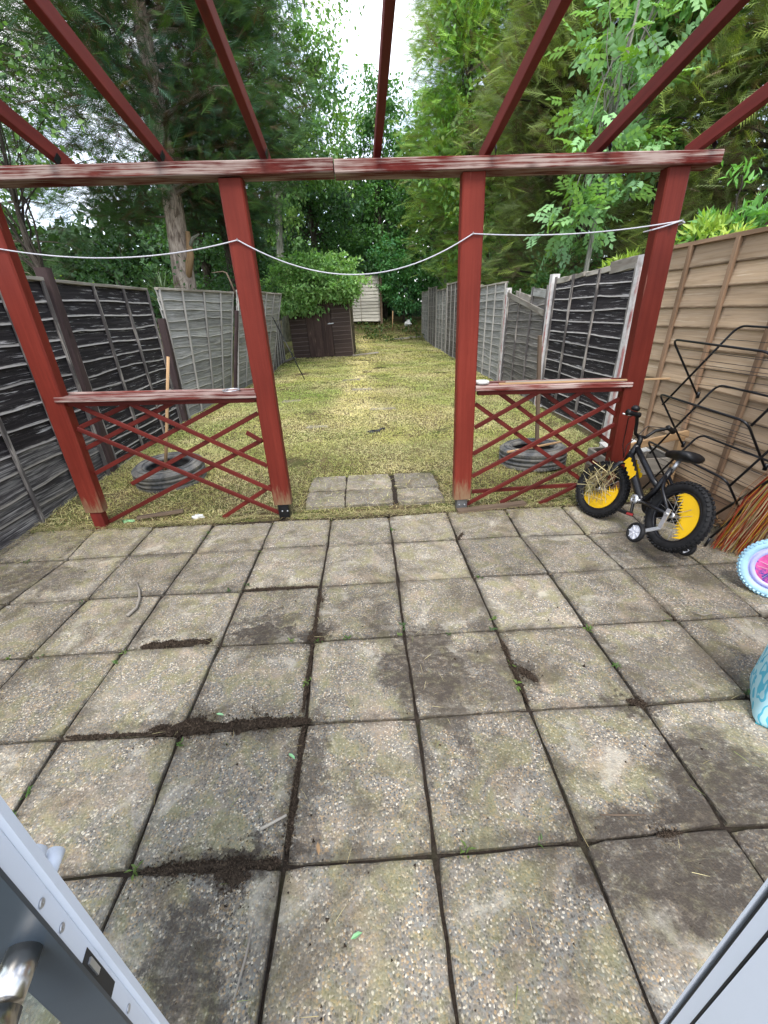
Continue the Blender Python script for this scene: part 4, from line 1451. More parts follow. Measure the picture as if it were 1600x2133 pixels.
# ================================================================== aqua fabric box
def m_aqua():
    nt = NT('aqua_print', .75, .2)
    v = nt.coord('Object')
    a = nt.n('TexWave', Scale=13.0, Distortion=11.0, Detail=1.0)
    nt.t.links.new(v, a.inputs['Vector'])
    col = nt.mix(nt.ramp(a.outputs['Fac'], [(.80, 0.0), (.86, 1.0)]), (.42, .68, .74), (.10, .46, .62))
    vo = nt.n('TexVoronoi', Scale=9.0)
    nt.t.links.new(v, vo.inputs['Vector'])
    col = nt.mix(nt.ramp(vo.outputs['Distance'], [(.10, 1.0), (.13, 0.0)]), col, (.03, .36, .58))
    nt.base(col)
    nt.bump(nt.noise(v, 160, 2), .15, .002)
    return nt.m


M['aqua'] = m_aqua()
bx = empty('fabric_box', (1.700, .330, .0), (radians(-4), radians(2), radians(-40)))
tag(bx, 'soft pale aqua fabric box with blue swirls at the right edge of the patio', 'fabric box')
vs, fs = [], []
lv = [(.004, .012), (.010, .003), (.022, -.004), (.05, -.004), (.09, .001), (.13, .004), (.18, .006), (.23, .005), (.28, .001), (.300, .0), (.312, .005), (.316, .014), (.312, .03)]
W_, D_ = .34, .30
NP = 64
for (z, ins) in lv:
    for i in range(NP):
        t = i / NP * 4
        k = int(t)
        f = t - k
        p = [(0, 0), (W_, 0), (W_, D_), (0, D_)]
        a, b = p[k], p[(k + 1) % 4]
        x, y_ = a[0] + (b[0] - a[0]) * f, a[1] + (b[1] - a[1]) * f
        cx, cy = W_ / 2, D_ / 2
        rr_ = 1 - ins * 2.5 - .06 * max(0, 1 - min(f, 1 - f) / .12) ** 2
        bul = .012 * sin(pi * f) * sin(pi * min(z / .31, 1))
        s_ = rr_ + bul / .16
        vs.append((cx + (x - cx) * s_, cy + (y_ - cy) * s_, z + .004 * sin(i * .42) + .002 * sin(i * 1.1)))
for l in range(len(lv) - 1):
    for i in range(NP):
        j = (i + 1) % NP
        fs.append((l * NP + i, l * NP + j, (l + 1) * NP + j, (l + 1) * NP + i))
fs.append(tuple((len(lv) - 1) * NP + i for i in range(NP)))
MB().add(vs, fs).build('cover', M['aqua'], bx, smooth=True)
MB().box((.012, .012, -.012), (W_ - .012, D_ - .012, .022), bevel=.006).build('base', M['teal'], bx)

# ================================================================== doors
def zprism(mb, pts, z0, z1):
    n = len(pts)
    mb.add([(x, y, z0) for x, y in pts] + [(x, y, z1) for x, y in pts], [tuple(reversed(range(n))), tuple(range(n, 2 * n))] + [(i, (i + 1) % n, (i + 1) % n + n, i + n) for i in range(n)])
    return mb


def m_glass():
    nt = NT('door_glass', .02, .5)
    nt.base((.75, .86, .86))
    nt.b.inputs['Transmission Weight'].default_value = 1.0
    nt.b.inputs['IOR'].default_value = 1.45
    return nt.m


M['glass'] = m_glass()
TH = radians(11)
ldoor = empty('patio_door', (_C[0] - .280, _C[1] + .1925, 0), (0, 0, TH))
tag(ldoor, 'left white patio door leaf with lock edge and chrome handle, just open', 'door')
# local: free edge at x=0 (outer corner at y=0), leaf runs to -x, inside face at y=-.030
T_ = .030
e = MB()
zprism(e, [(0, 0), (-.040, 0), (-.040, -T_ + .004), (-.008, -T_ + .004), (-.008, -.0098), (-.0035, -.0098), (0, -.0075)], .03, 2.03)
e.build('lock_stile', M['white_frame'], ldoor)
e = MB()
zprism(e, [(-.0035, -.0102), (-.0075, -.0105), (-.0075, -T_ + .0045), (-.0035, -T_ + .0035)], .03, 2.03)
e = e.build('lock_edge', M['white_frame'], ldoor)
zprism(MB(), [(-.002, -T_ + .0035), (-.046, -T_ + .0035), (-.046, -T_), (-.002, -T_)], .03, 2.03).build('inner_face', M['inner_frame_shade'], ldoor)
zprism(MB(), [(-.040, -.008), (-.70, -.008), (-.70, -.014), (-.040, -.014)], .12, 1.94).build('glass_pane', M['glass'], ldoor)
for (za, zb_) in ((.03, .12), (1.94, 2.03)):
    zprism(MB(), [(-.0405, -.001), (-.70, -.001), (-.70, -T_ + .003), (-.0405, -T_ + .003)], za, zb_).build('rail', M['white_frame'], ldoor)
zprism(MB(), [(-.7005, 0), (-.75, 0), (-.75, -T_), (-.7005, -T_)], .03, 2.03).build('hinge_stile', M['white_frame'], ldoor)
ym = -(T_ + .010) / 2
zprism(MB(), [(-.0033, ym - .006), (-.0029, ym - .006), (-.0029, ym + .0055), (-.0033, ym + .0055)], .845, .925).build('lock_slot', M['dark_hole'], ldoor)
zprism(MB(), [(-.0028, ym - .003), (-.0012, ym - .003), (-.0012, ym + .002), (-.0028, ym + .002)], .89, .915).build('latch', M['steel'], ldoor)
for z in (1.023, .98, .795):
    s = MB().lathe([(.0005, .0022), (.0032, .0018), (.0038, .0008), (.0005, .0008)], 14, 'x', (-.004, ym, z))
    s.build('screw', M['steel'], ldoor, smooth=True)
hd = MB().tube([(-.024, -T_, .985), (-.024, -T_ - .030, .985)], .0125, 18).build('handle_neck', M['chrome'], ldoor, smooth=True)
MB().tube([(-.024, -T_ - .034, .985), (-.024, -T_ - .060, .985)], [.0135, .0150], 18).build('handle_knob', M['chrome'], ldoor, smooth=True)
MB().tube([(-.018, .0, 1.035), (-.018, .016, 1.035)], .008, 14).build('outside_stop', M['white_frame'], ldoor, smooth=True)
MB().tube([(-.010, .0, 1.020), (-.010, .020, 1.020)], .007, 14).build('outside_stop', M['white_frame'], ldoor, smooth=True)

# right leaf: stepped profile of lips and gaskets
az = lambda deg, r: (r * sin(radians(deg)), r * cos(radians(deg)))
rdoor = empty('patio_door', (_C[0], _C[1], 0))
tag(rdoor, 'right white patio door leaf with black gasket lines at the lower right corner', 'door')


def strip(a0, a1, r0, r1, name, mat, z1=2.03):
    p0, p1 = Vector((*az(a0, r0), 0)), Vector((*az(a1, r1), 0))
    d = (p1 - p0)
    nn = Vector((d.y, -d.x, 0)).normalized() * -.02
    q = [(p0.x, p0.y), (p1.x, p1.y), (p1.x - nn.x, p1.y - nn.y), (p0.x - nn.x, p0.y - nn.y)]
    zprism(MB(), q, .03, z1).build(name, mat, rdoor)


strip(64.35, 64.62, .400, .3990, 'outer_lip', M['white_frame'])
strip(64.60, 65.52, .3998, .3978, 'gasket', M['gasket'])
strip(65.48, 67.05, .397, .391, 'stile', M['white_frame'])
strip(67.03, 67.50, .3915, .3895, 'gasket', M['gasket'])
strip(67.43, 84.0, .388, .352, 'panel', M['white_frame'])

# ================================================================== small litter
def blob(name, label, cat, loc, s, mat, n=26, seed=1, flat=.5):
    rr = random.Random(seed)
    vs, fs = [], []
    nu, nv = 9, 6
    for j in range(nv + 1):
        for i in range(nu):
            th, ph = 2 * pi * i / nu, pi * j / nv
            k = rr.uniform(.55, 1.25)
            vs.append((s[0] * k * sin(ph) * cos(th), s[1] * k * sin(ph) * sin(th), max(-.002, s[2] * k * cos(ph) + s[2] * .5)))
    for j in range(nv):
        for i in range(nu):
            i2 = (i + 1) % nu
            fs.append((j * nu + i, (j + 1) * nu + i, (j + 1) * nu + i2, j * nu + i2))
    o = MB().add(vs, fs).build(name, mat)
    o.location = loc
    return tag(o, label, cat)


bs = blob('crumpled_scrap', 'crumpled black plastic scrap lying on the middle of the lawn', 'scrap', (.39, 4.45, .05), (.09, .035, .025), M['black_scrap'], seed=3)
MB().tube([(.05, 0, .02), (.10, .02, .045), (.13, .01, .05), (.12, -.01, .03)], [.014, .012, .014, .006], 6).build('strap', M['black_scrap'], bs)
blob('plastic_wrapper', 'crumpled pale plastic wrapper on the soil by the left lattice', 'wrapper', (-1.055, 2.335, .004), (.045, .025, .022), M['white_plastic'], seed=8)
blob('plastic_film', 'scrap of green film on the soil beside the first red post', 'scrap', (-1.60, 2.33, .0), (.05, .02, .016), M['green_film'], seed=9)
blob('white_sack', 'white sack lying on the bank at the far end', 'sack', (2.32, 19.5, .72), (.15, .12, .17), M['white_plastic'], seed=5)
tag(MB().tube([(1.6, 19.2, .55), (1.63, 19.2, 1.35)], .02, 6).build('garden_cane', M['raw_wood'], smooth=True), 'pale upright cane stuck in the far bank', 'cane')
tag(MB().bar((-.05, 13.15, .17), (.75, 13.45, .2), .10, .03, bevel=.004, seg=3, jit=.004).build('fallen_plank', M['cap_wood']), 'pale plank lying on the grass at the foot of the shed', 'plank')
tag(MB().bar((-2.0, 12.2, .16), (-1.85, 13.1, .18), .09, .03, bevel=.004, seg=3, jit=.004).build('fallen_plank', M['cap_wood']), 'weathered plank lying left of the shed along the fence', 'plank')
tag(MB().bar((1.6, 18.05, .28), (2.75, 18.35, .33), .12, .08, bevel=.01, seg=4, jit=.01).build('log_edging', M['cap_wood']), 'weathered timber edging at the foot of the far bank', 'edging')


def twig(label, pts, r):
    tag(MB().tube(pts, r, 6).build('twig', M['old_wood'] if 'dark' in label else M['cap_wood'], smooth=True), label, 'twig')


twig('curved pale twig lying on the paving at the left', [(-1.12, 1.47, .010), (-1.06, 1.38, .012), (-1.02, 1.30, .014), (-1.00, 1.22, .012), (-1.02, 1.16, .010)], [.005, .006, .007, .007, .010])
twig('short straight straw coloured stalk on the paving near the middle', [(-.075, .085, .010), (.0, .12, .011)], [.005, .004])
twig('thin pale stalk near the left door on the paving', [(-.06, -.27, .008), (-.05, -.2, .009), (-.045, -.13, .008)], [.002, .003, .002])
twig('thin dark twig on the paving at the lower right', [(.98, .06, .008), (1.04, .055, .009), (1.12, .05, .008)], [.0022, .003, .002])
twig('forked pale twig on the paving near the right fence', [(1.92, .94, .008), (1.945, .90, .02), (1.99, .915, .012)], [.002, .003, .002])
lf = MB()
lf.add([(0, 0, 0), (.006, .009, .003), (.005, .022, .005), (.0, .032, .002), (-.005, .022, .003), (-.005, .009, .006)], [(0, 1, 2, 3), (0, 3, 4, 5)])
for (x, y, rz, m, lab) in ((.112, .005, .2, 'raw_wood', 'small curled tan leaf on the joint below the middle slab'), (-.31, .50, 1.4, 'green_film', 'pale green leaf lying on the soil ridge left of centre'), (.0, .30, .9, 'green_film', 'green leaf sprig in the joint near the middle'), (.24, -.17, 2.0, 'green_film', 'tiny green leaf on the nearest middle slab')):
    o = lf.build('fallen_leaf', M[m])
    o.location = (x, y, .012)
    o.rotation_euler = (.1, .15, rz)
    tag(o, lab, 'leaf')

# ================================================================== soil, clippings, grass
OCT_V = [(1, 0, 0), (-1, 0, 0), (0, 1, 0), (0, -1, 0), (0, 0, 1), (0, 0, -1)]
TET_V = [(1, .2, -.5), (-.6, .9, -.4), (-.5, -.9, -.4), (.0, .0, .9)]
TET_F = [(0, 1, 3), (1, 2, 3), (2, 0, 3), (0, 2, 1)]
OCT_F = [(0, 2, 4), (2, 1, 4), (1, 3, 4), (3, 0, 4), (2, 0, 5), (1, 2, 5), (3, 1, 5), (0, 3, 5)]


def rnd_dir(n):
    return norm(RNG.normal(size=(n, 3)))


RIDGES = [((-.60, .462), (.04, .462), .028, .016, 1700), ((-.50, .470), (-.36, .475), .034, .022, 700), ((-.84, .925), (-.50, .940), .030, .016, 900), ((-.03, .93), (.05, .90), .040, .010, 600),
          ((.015, .02), (.012, .44), .014, .006, 500), ((-.40, .00), (.0, .0), .024, .010, 900), ((-.18, -.02), (-.08, -.03), .05, .006, 400), ((.905, .84), (.905, .48), .014, .008, 500), ((.93, .66), (.985, .58), .030, .005, 350),
          ((.0, .5), (.0, 1.3), .012, .005, 500), ((-.46, 1.345), (-.02, 1.345), .014, .007, 400), ((.02, 1.20), (.0, 1.26), .012, .010, 150), ((1.30, .46), (1.37, .44), .03, .006, 200), ((-.9, .455), (-.5, .452), .014, .006, 250),
          ((.9, 1.8), (.96, 1.9), .02, .008, 120), ((1.12, -.002), (1.2, .0), .016, .012, 140), ((-2.2, 2.2), (2.6, 2.24), .02, .006, 1600), ((1.8, .9), (1.78, 1.0), .014, .008, 150)]
ps, ss, mounds = [], [], []
for (a, b, w, h, n) in RIDGES:
    n, w, h = int(n * 2.0), w * .8, h * .7
    d = np.array([b[0] - a[0], b[1] - a[1]])
    L = max(np.linalg.norm(d), 1e-6)
    nn = np.array([-d[1], d[0]]) / L
    ph = a[0] * 9 + a[1] * 5

    def thick(t):
        e = np.clip(np.minimum(t, 1 - t) * L / .05, 0, 1) ** .5
        return e * (.35 + .4 * np.abs(np.sin(t * L * 11 + ph)) + .35 * np.abs(np.sin(t * L * 31 + ph * 2)))
    # low mound under the crumbs
    nu, nv = max(8, int(L / .010)), 9
    T, W = np.meshgrid(np.linspace(0, 1, nu), np.linspace(-1, 1, nv), indexing='ij')
    rag = 1 + .35 * np.sin(T * L * 60 + ph) * np.sin(T * L * 23 + W * 2) + .25 * RNG.normal(size=T.shape)
    kk = thick(T)
    off = W * w * kk * rag * 1.1
    X = a[0] + d[0] * T + nn[0] * off
    Y = a[1] + d[1] * T + nn[1] * off
    Z = -.004 + (h * kk + .004) * (1 - W ** 2) * (.75 + .4 * RNG.random(T.shape))
    Vm = np.stack([X, Y, Z], -1).reshape(-1, 3)
    i0 = (np.arange(nu - 1)[:, None] * nv + np.arange(nv - 1)[None]).ravel()
    Fm = np.concatenate([np.stack([i0, i0 + nv, i0 + nv + 1], 1), np.stack([i0, i0 + nv + 1, i0 + 1], 1)])
    Cm = np.array([.034, .025, .018])[None] * (.6 + .9 * RNG.random((len(Vm), 1)))
    mounds.append((Vm, Fm, Cm))
    t = RNG.random(n)
    kt = thick(t)
    off = RNG.normal(size=n) * w * .75 * kt
    k = np.maximum(0, 1 - (off / (w * kt * 1.2 + 1e-4)) ** 2)
    z = .001 + h * kt * k * RNG.uniform(.6, 1.05, n)
    ps.append(np.stack([a[0] + d[0] * t + nn[0] * off, a[1] + d[1] * t + nn[1] * off, z], 1))
    ss.append(RNG.gamma(1.6, .0009, n) + .0008)
    # a thin halo of crumbs round it
    m = n // 2
    t = RNG.random(m) * 1.2 - .1
    off = RNG.normal(size=m) * w * 2.0
    ps.append(np.stack([a[0] + d[0] * t + nn[0] * off, a[1] + d[1] * t + nn[1] * off, np.full(m, .002)], 1))
    ss.append(RNG.gamma(1.3, .0006, m) + .0005)
n = 1500
ps.append(np.stack([RNG.uniform(-2.2, 2.6, n), RNG.uniform(-.5, 2.2, n), np.full(n, .003)], 1))
ss.append(RNG.gamma(1.4, .0010, n) + .0008)
P_, S_ = np.concatenate(ps), np.clip(np.concatenate(ss), 0, .009)
cc = np.array([.044, .032, .023])[None] * (.5 + 1.3 * RNG.random((len(P_), 1)))
crumbs = scatter(TET_V, TET_F, P_, rnd_dir(len(P_)), rnd_dir(len(P_)), S_, cc)
V, F, Cc = merge(mounds + [crumbs])
tag(np_mesh('loose_soil', V, F, M['debris'], Cc), 'dark crumbly soil lying along the joints of the paving', 'soil', kind='stuff')

BROAD_V = [(0, 0, 0), (.42, .30, .07), (1, 0, -.06), (.42, -.30, .07)]
BROAD_F = [(0, 2, 1), (0, 3, 2)]
LANCE_V = [(0, 0, 0), (.45, .15, .05), (1, 0, -.10), (.45, -.15, .05)]


STRAW_V = [(-.5, -.012, 0), (-.5, .012, 0), (0, .012, .05), (0, -.012, .05), (.5, 0, 0)]
STRAW_F = [(0, 1, 2), (0, 2, 3), (3, 2, 4)]


def straw_cols(n, mix=(.45, .25, .15, .15)):
    pal = np.array([(.46, .40, .22), (.32, .26, .13), (.20, .24, .07), (.14, .09, .05)])
    c = pal[RNG.choice(4, n, p=mix)]
    return c * (.75 + .5 * RNG.random((n, 1)))


n1, n2, n3 = 520, 9500, 2600
px = np.concatenate([RNG.uniform(-2.2, 2.6, n1), RNG.uniform(-2.3, 2.7, n2), -2.3 + np.abs(RNG.normal(size=n3)) * .75])
py = np.concatenate([RNG.uniform(-.4, 2.2, n1), 2.30 - np.abs(RNG.normal(size=n2)) * .08 * (1 + .9 * vnoise(px[n1:n1 + n2], px[n1:n1 + n2], 1.5)), 2.3 - np.abs(RNG.normal(size=n3)) * .30])
py = np.minimum(py, 2.36)
n = len(px)
pos = np.stack([px, py, .006 + RNG.random(n) * .010], 1)
xd = np.stack([RNG.normal(size=n), RNG.normal(size=n), RNG.normal(size=n) * .12], 1)
zd = np.stack([RNG.normal(size=n) * .3, RNG.normal(size=n) * .3, np.ones(n)], 1)
V, F, Cc = scatter(STRAW_V, STRAW_F, pos, xd, zd, RNG.uniform(.012, .060, n), straw_cols(n, (.38, .27, .2, .15)))
tag(np_mesh('grass_clippings', V, F, M['debris'], Cc), 'dry grass clippings strewn over the edge of the paving', 'clippings', kind='stuff')

# tiny weeds and moss tufts in the joints
pw, cw = [], []
for k in range(46):
    jx = random.choice([-4, -3, -2, -1, 0, 1, 2, 3, 4]) * .45 + random.uniform(-.01, .01)
    jy = random.uniform(.1, 2.2)
    if random.random() < .5:
        jx, jy = random.uniform(-2.1, 2.4), random.choice([0, 1, 2, 3, 4, 4.9]) * .45 + random.uniform(-.01, .01)
    m = random.randint(5, 14)
    pw.append(np.stack([np.full(m, jx) + RNG.normal(size=m) * .006, np.full(m, jy) + RNG.normal(size=m) * .006, np.full(m, .001)], 1))
    cw.append(np.tile(np.array([random.choice([(.07, .14, .03), (.11, .17, .04), (.05, .10, .03)])]), (m, 1)) * RNG.uniform(.7, 1.3, (m, 1)))
pw, cw = np.concatenate(pw), np.concatenate(cw)
n = len(pw)
V, F, Cc = scatter(LANCE_V, BROAD_F, pw, np.stack([RNG.normal(size=n), RNG.normal(size=n), np.abs(RNG.normal(size=n)) * .7], 1), np.stack([RNG.normal(size=n) * .3, RNG.normal(size=n) * .3, np.ones(n)], 1), RNG.uniform(.008, .03, n), cw)
tag(np_mesh('joint_weeds', V, F, M['leaf'], Cc), 'tiny green weeds growing in the joints of the paving', 'weeds', kind='stuff')

# leaf litter along the foot of the tan fence
n = 900
pos = np.stack([2.80 - np.abs(RNG.normal(size=n)) * .06, RNG.uniform(.6, 2.5, n), .004 + RNG.random(n) * .02], 1)
LV = [(0, 0, 0), (.4, .26, .06), (1, 0, .02), (.4, -.26, .06)]
LF_ = [(0, 2, 1), (0, 3, 2)]
pal = np.array([(.17, .085, .04), (.27, .17, .09), (.10, .06, .04), (.35, .26, .15)])
V, F, Cc = scatter(LV, LF_, pos, np.stack([RNG.normal(size=n), RNG.normal(size=n), RNG.normal(size=n) * .3], 1), np.stack([RNG.normal(size=n) * .4, RNG.normal(size=n) * .4, np.ones(n)], 1), RNG.uniform(.012, .045, n), pal[RNG.integers(0, 4, n)])
tag(np_mesh('leaf_litter', V, F, M['debris'], Cc), 'brown dry leaf litter along the foot of the tan fence', 'leaf litter', kind='stuff')

# dry stems caught in the front wheel of the bicycle
n = 110
ang = RNG.uniform(0, 2 * pi, n)
rr_ = np.sqrt(RNG.random(n)) * .12
lp = np.stack([.651 + rr_ * np.cos(ang) - .01, .035 + RNG.random(n) * .03, .24 + rr_ * np.sin(ang)], 1)
mw = np.array(Matrix.LocRotScale(Vector((2.023, 1.385, .103)), Euler((radians(20.03), radians(8.74), radians(96.28))), Vector((1.046,) * 3)))
pos = lp @ mw[:3, :3].T + mw[:3, 3]
xd = np.stack([RNG.normal(size=n) * .5, RNG.normal(size=n), RNG.normal(size=n)], 1)
V, F, Cc = scatter(STRAW_V, STRAW_F, pos, xd, rnd_dir(n), RNG.uniform(.08, .24, n), straw_cols(n, (.6, .3, .02, .08)))
tag(np_mesh('dry_stems', V, F, M['debris'], Cc), 'tangle of dry straw stems caught in the front wheel', 'dry stems', kind='stuff')


def lawn():
    parts = []
    zones = [(2.26, 4.2, 9500, .0042, .038), (4.2, 7.0, 5600, .0058, .032), (7.0, 11.0, 3200, .009, .032), (11.0, 19.0, 1500, .014, .038)]
    for (ya, yb, dens, w, h) in zones:
        n = int((yb - ya) * 5.2 * dens)
        x = RNG.uniform(-2.36, 2.86, n)
        y = RNG.uniform(ya, yb, n)
        edge = (RNG.random(n) < np.clip((y - 2.20) / .2, .6, 1))
        path = (x > -.25) & (x < .93) & (y > 2.36) & (y < 3.08)
        keep_path = RNG.random(n) < .05
        bare = vnoise(x, y, 2.6) > .9 + RNG.normal(size=n) * .2
        thin = (y < 3.3) & (RNG.random(n) < .25)
        k = edge & (~path | keep_path) & ~bare & ~thin
        shedm = (np.abs(x + .95) < .95) & (y > 13.2) & (y < 15)
        k &= ~shedm
        x, y = x[k], y[k]
        n = len(x)
        z = gzn(x, y) - .003
        onp = (x > -.25) & (x < .93) & (y > 2.36) & (y < 3.08)
        z = np.where(onp, .028, z)
        lying = RNG.random(n) < .62
        tilt = np.where(lying, RNG.uniform(1.15, 1.6, n), RNG.uniform(.1, .9, n))
        a = RNG.uniform(0, 2 * pi, n)
        up = np.stack([np.sin(tilt) * np.cos(a), np.sin(tilt) * np.sin(a), np.cos(tilt)], 1)
        side = norm(np.stack([-np.sin(a), np.cos(a), np.zeros(n)], 1) + RNG.normal(size=(n, 3)) * .25)
        ln = h * RNG.uniform(.5, 1.5, n) * np.where(lying, 1.25, .8)
        ww = w * RNG.uniform(.6, 1.3, n)
        base = np.stack([x, y, z + np.where(lying, RNG.random(n) * .018, 0)], 1)
        v0 = base - side * ww[:, None] * .5
        v1 = base + side * ww[:, None] * .5
        v2 = base + up * ln[:, None]
        V = np.stack([v0, v1, v2], 1).reshape(-1, 3)
        F = np.arange(n * 3).reshape(-1, 3)
        # colours: straw, olive, green, brown by patches
        g1 = vnoise(x, y, .55)
        g2 = vnoise(x + 9, y + 4, 1.7)
        g3 = vnoise(x - 3, y + 11, 4.5)
        green = np.clip(.30 + .26 * g1 + .20 * g2 + .14 * g3, 0, 1)
        green += np.clip(1.1 - np.hypot((x + 1.0) / 1.0, (y - 7.0) / 1.9), 0, 1) * .75
        green += np.clip(1 - np.hypot((x + .35) / .35, (y - 6.6) / 1.2), 0, 1) * .4
        green -= np.clip(1 - np.hypot((x - .25) / 2.2, (y - 4.7) / 1.3), 0, 1) * .35
        stripe = np.exp(-((x - .12 - .012 * (y - 5)) / .33) ** 2) * np.clip((y - 4.6) / .8, 0, 1)
        green -= .5 * stripe
        brown = np.clip(.38 - .20 * (y - 3) + .2 * g2 + .12 * g3, 0.02, .75)
        green *= np.clip((y - 1.6) / 1.8, .45, 1)
        r = RNG.random(n)
        cstraw = np.array([.86, .75, .43])
        cyel = np.array([.64, .60, .21])
        cgreen = np.array([.30, .46, .09])
        cbrown = np.array([.27, .19, .095])
        g_ = np.clip(green * .9 + RNG.normal(size=n) * .13, 0, 1)[:, None]
        ys = np.clip(.5 + .45 * vnoise(x + 5, y - 7, 2.4) + RNG.normal(size=n) * .25, 0, 1)[:, None]
        col = (cyel * (1 - ys) + cstraw * ys) * (1 - g_) + cgreen * g_
        r2 = RNG.random(n)
        col = np.where((r2 < brown * .8)[:, None], cbrown, col)
        col = col * RNG.uniform(.78, 1.15, (n, 1)) * (1 + .26 * stripe)[:, None]
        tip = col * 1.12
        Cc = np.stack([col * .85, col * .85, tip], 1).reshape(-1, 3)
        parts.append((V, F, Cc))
    # long cut stalks lying on top
    n = 15000
    x = RNG.uniform(-2.36, 2.86, n)
    y = 2.33 + 5.5 * RNG.random(n) ** 1.7
    k = ~((x > -.25) & (x < .93) & (y > 2.38) & (y < 3.08)) | (RNG.random(n) < .06)
    k &= vnoise(x, y, 2.2) > -.5 + RNG.normal(size=n) * .3
    x, y = x[k], y[k]
    n = len(x)
    onp = (x > -.25) & (x < .93) & (y > 2.36) & (y < 3.08)
    pos = np.stack([x, y, np.where(onp, .030, gzn(x, y) + .016) + RNG.random(n) * .012], 1)
    parts.append(scatter(STRAW_V, STRAW_F, pos, np.stack([RNG.normal(size=n), RNG.normal(size=n), RNG.normal(size=n) * .22], 1), np.stack([RNG.normal(size=n) * .3, RNG.normal(size=n) * .3, np.ones(n)], 1), RNG.uniform(.03, .11, n), straw_cols(n, (.42, .22, .26, .10)) * 1.15))
    V, F, Cc = merge(parts)
    tag(np_mesh('lawn_grass', V, F, M['grass'], Cc), 'short freshly cut yellowing grass of the lawn', 'grass', kind='stuff')


lawn()

# ================================================================== plants
def frond(npair=6, wid=.05, ang=.75, ln=.46):
    v, f = [], []

    def tri(a, b, c):
        i = len(v)
        v.extend([a, b, c])
        f.append((i, i + 1, i + 2))
    tri((0, -.018, 0), (0, .018, 0), (1, 0, -.12))
    for i in range(npair):
        t = .10 + .80 * i / npair
        l = ln * (1 - .62 * t)
        for s in (1, -1):
            t2 = t + (.05 if s > 0 else 0)
            bx, bz = t2, -.12 * t2 * t2
            ex, ey, ez = bx + l * cos(ang), s * l * sin(ang), bz - .10 * l
            tri((bx - wid * .5, 0, bz), (ex, ey, ez), (bx + wid * .9, s * wid * .2, bz))
    return v, f


FROND = frond(7, .034, .72, .50)
FROND_MID = frond(6, .046, .60, .44)


def compound(k=3):
    v, f = [], []
    for i in range(k + 1):
        t = .35 + .55 * i / k
        for s in ((1, -1) if i < k else (0,)):
            l = .34
            dx, dy = (cos(1.0) * l, s * sin(1.0) * l) if s else (l, 0)
            b = len(v)
            px, py = -dy * .30, dx * .30
            v += [(t, 0, 0), (t + dx * .45 + px, dy * .45 + py, .02), (t + dx, dy, -.06), (t + dx * .45 - px, dy * .45 - py, .02)]
            f += [(b, b + 2, b + 1), (b, b + 3, b + 2)]
    b = len(v)
    v += [(0, -.008, 0), (0, .008, 0), (.9, 0, 0)]
    f += [(b, b + 1, b + 2)]
    return v, f


COMP = compound()


FOL = 2.05


def palette(n_cl, per, pal, bright=.25, tipc=None, tipf=0.0):
    pal = np.array(pal) * FOL
    w = RNG.random((n_cl, 1))
    i = RNG.integers(0, len(pal), n_cl)
    j = RNG.integers(0, len(pal), n_cl)
    c = pal[i] * w + pal[j] * (1 - w)
    c = np.repeat(c, per, 0)
    c = c * (1 - bright + 2 * bright * RNG.random((len(c), 1)))
    if tipc is not None:
        t = RNG.random(len(c)) < tipf
        c[t] = np.array(tipc) * (.8 + .4 * RNG.random((t.sum(), 1)))
    return c


def ell_centres(ells):
    cs, out = [], []
    for (c, r, n, hollow) in ells:
        d = rnd_dir(n)
        rad = hollow + (1 - hollow) * RNG.random((n, 1)) ** .6
        # lumpy outline
        lump = 1 + .22 * np.sin(d[:, :1] * 5 + c[0]) * np.sin(d[:, 1:2] * 4 + c[1]) + .15 * np.sin(d[:, 2:3] * 7 + c[2])
        cs.append(np.array(c)[None] + d * rad * lump * np.array(r)[None])
        out.append(d)
    return np.concatenate(cs), np.concatenate(out)


def broad_parts(ells, rc, per, size, pal, tmpl=None, up=.8, droop=.25, flat=.6, bright=.28, tipc=None, tipf=0.0):
    C0, D0 = ell_centres(ells)
    n = len(C0)
    rcs = rc * RNG.uniform(.6, 1.35, (n, 1))
    pos = np.repeat(C0, per, 0) + RNG.normal(size=(n * per, 3)) * np.repeat(rcs, per, 0) * np.array([.6, .6, .6 * flat])
    out = np.repeat(D0, per, 0)
    m = len(pos)
    nd = norm(np.array([0, 0, up])[None] + RNG.normal(size=(m, 3)) * .55 + out * .35)
    xd = norm(RNG.normal(size=(m, 3)) * .7 + out * .6 + np.array([0, 0, -droop])[None])
    tv, tf = tmpl or (BROAD_V, BROAD_F)
    return scatter(tv, tf, pos, xd, nd, size * RNG.uniform(.65, 1.3, m), palette(n, per, pal, bright, tipc, tipf)), C0


def limb(a, b, r0, r1, sag=.0, wob=.06, n=6):
    a, b = Vector(a), Vector(b)
    L = (b - a).length
    pts, rs = [], []
    for i in range(n + 1):
        t = i / n
        p = a.lerp(b, t) + Vector((random.uniform(-1, 1), random.uniform(-1, 1), random.uniform(-.5, .5))) * wob * L * (t * (1 - t) * 2) + Vector((0, 0, sag * 4 * t * (1 - t)))
        pts.append(p)
        rs.append(r0 + (r1 - r0) * t)
    return pts, rs


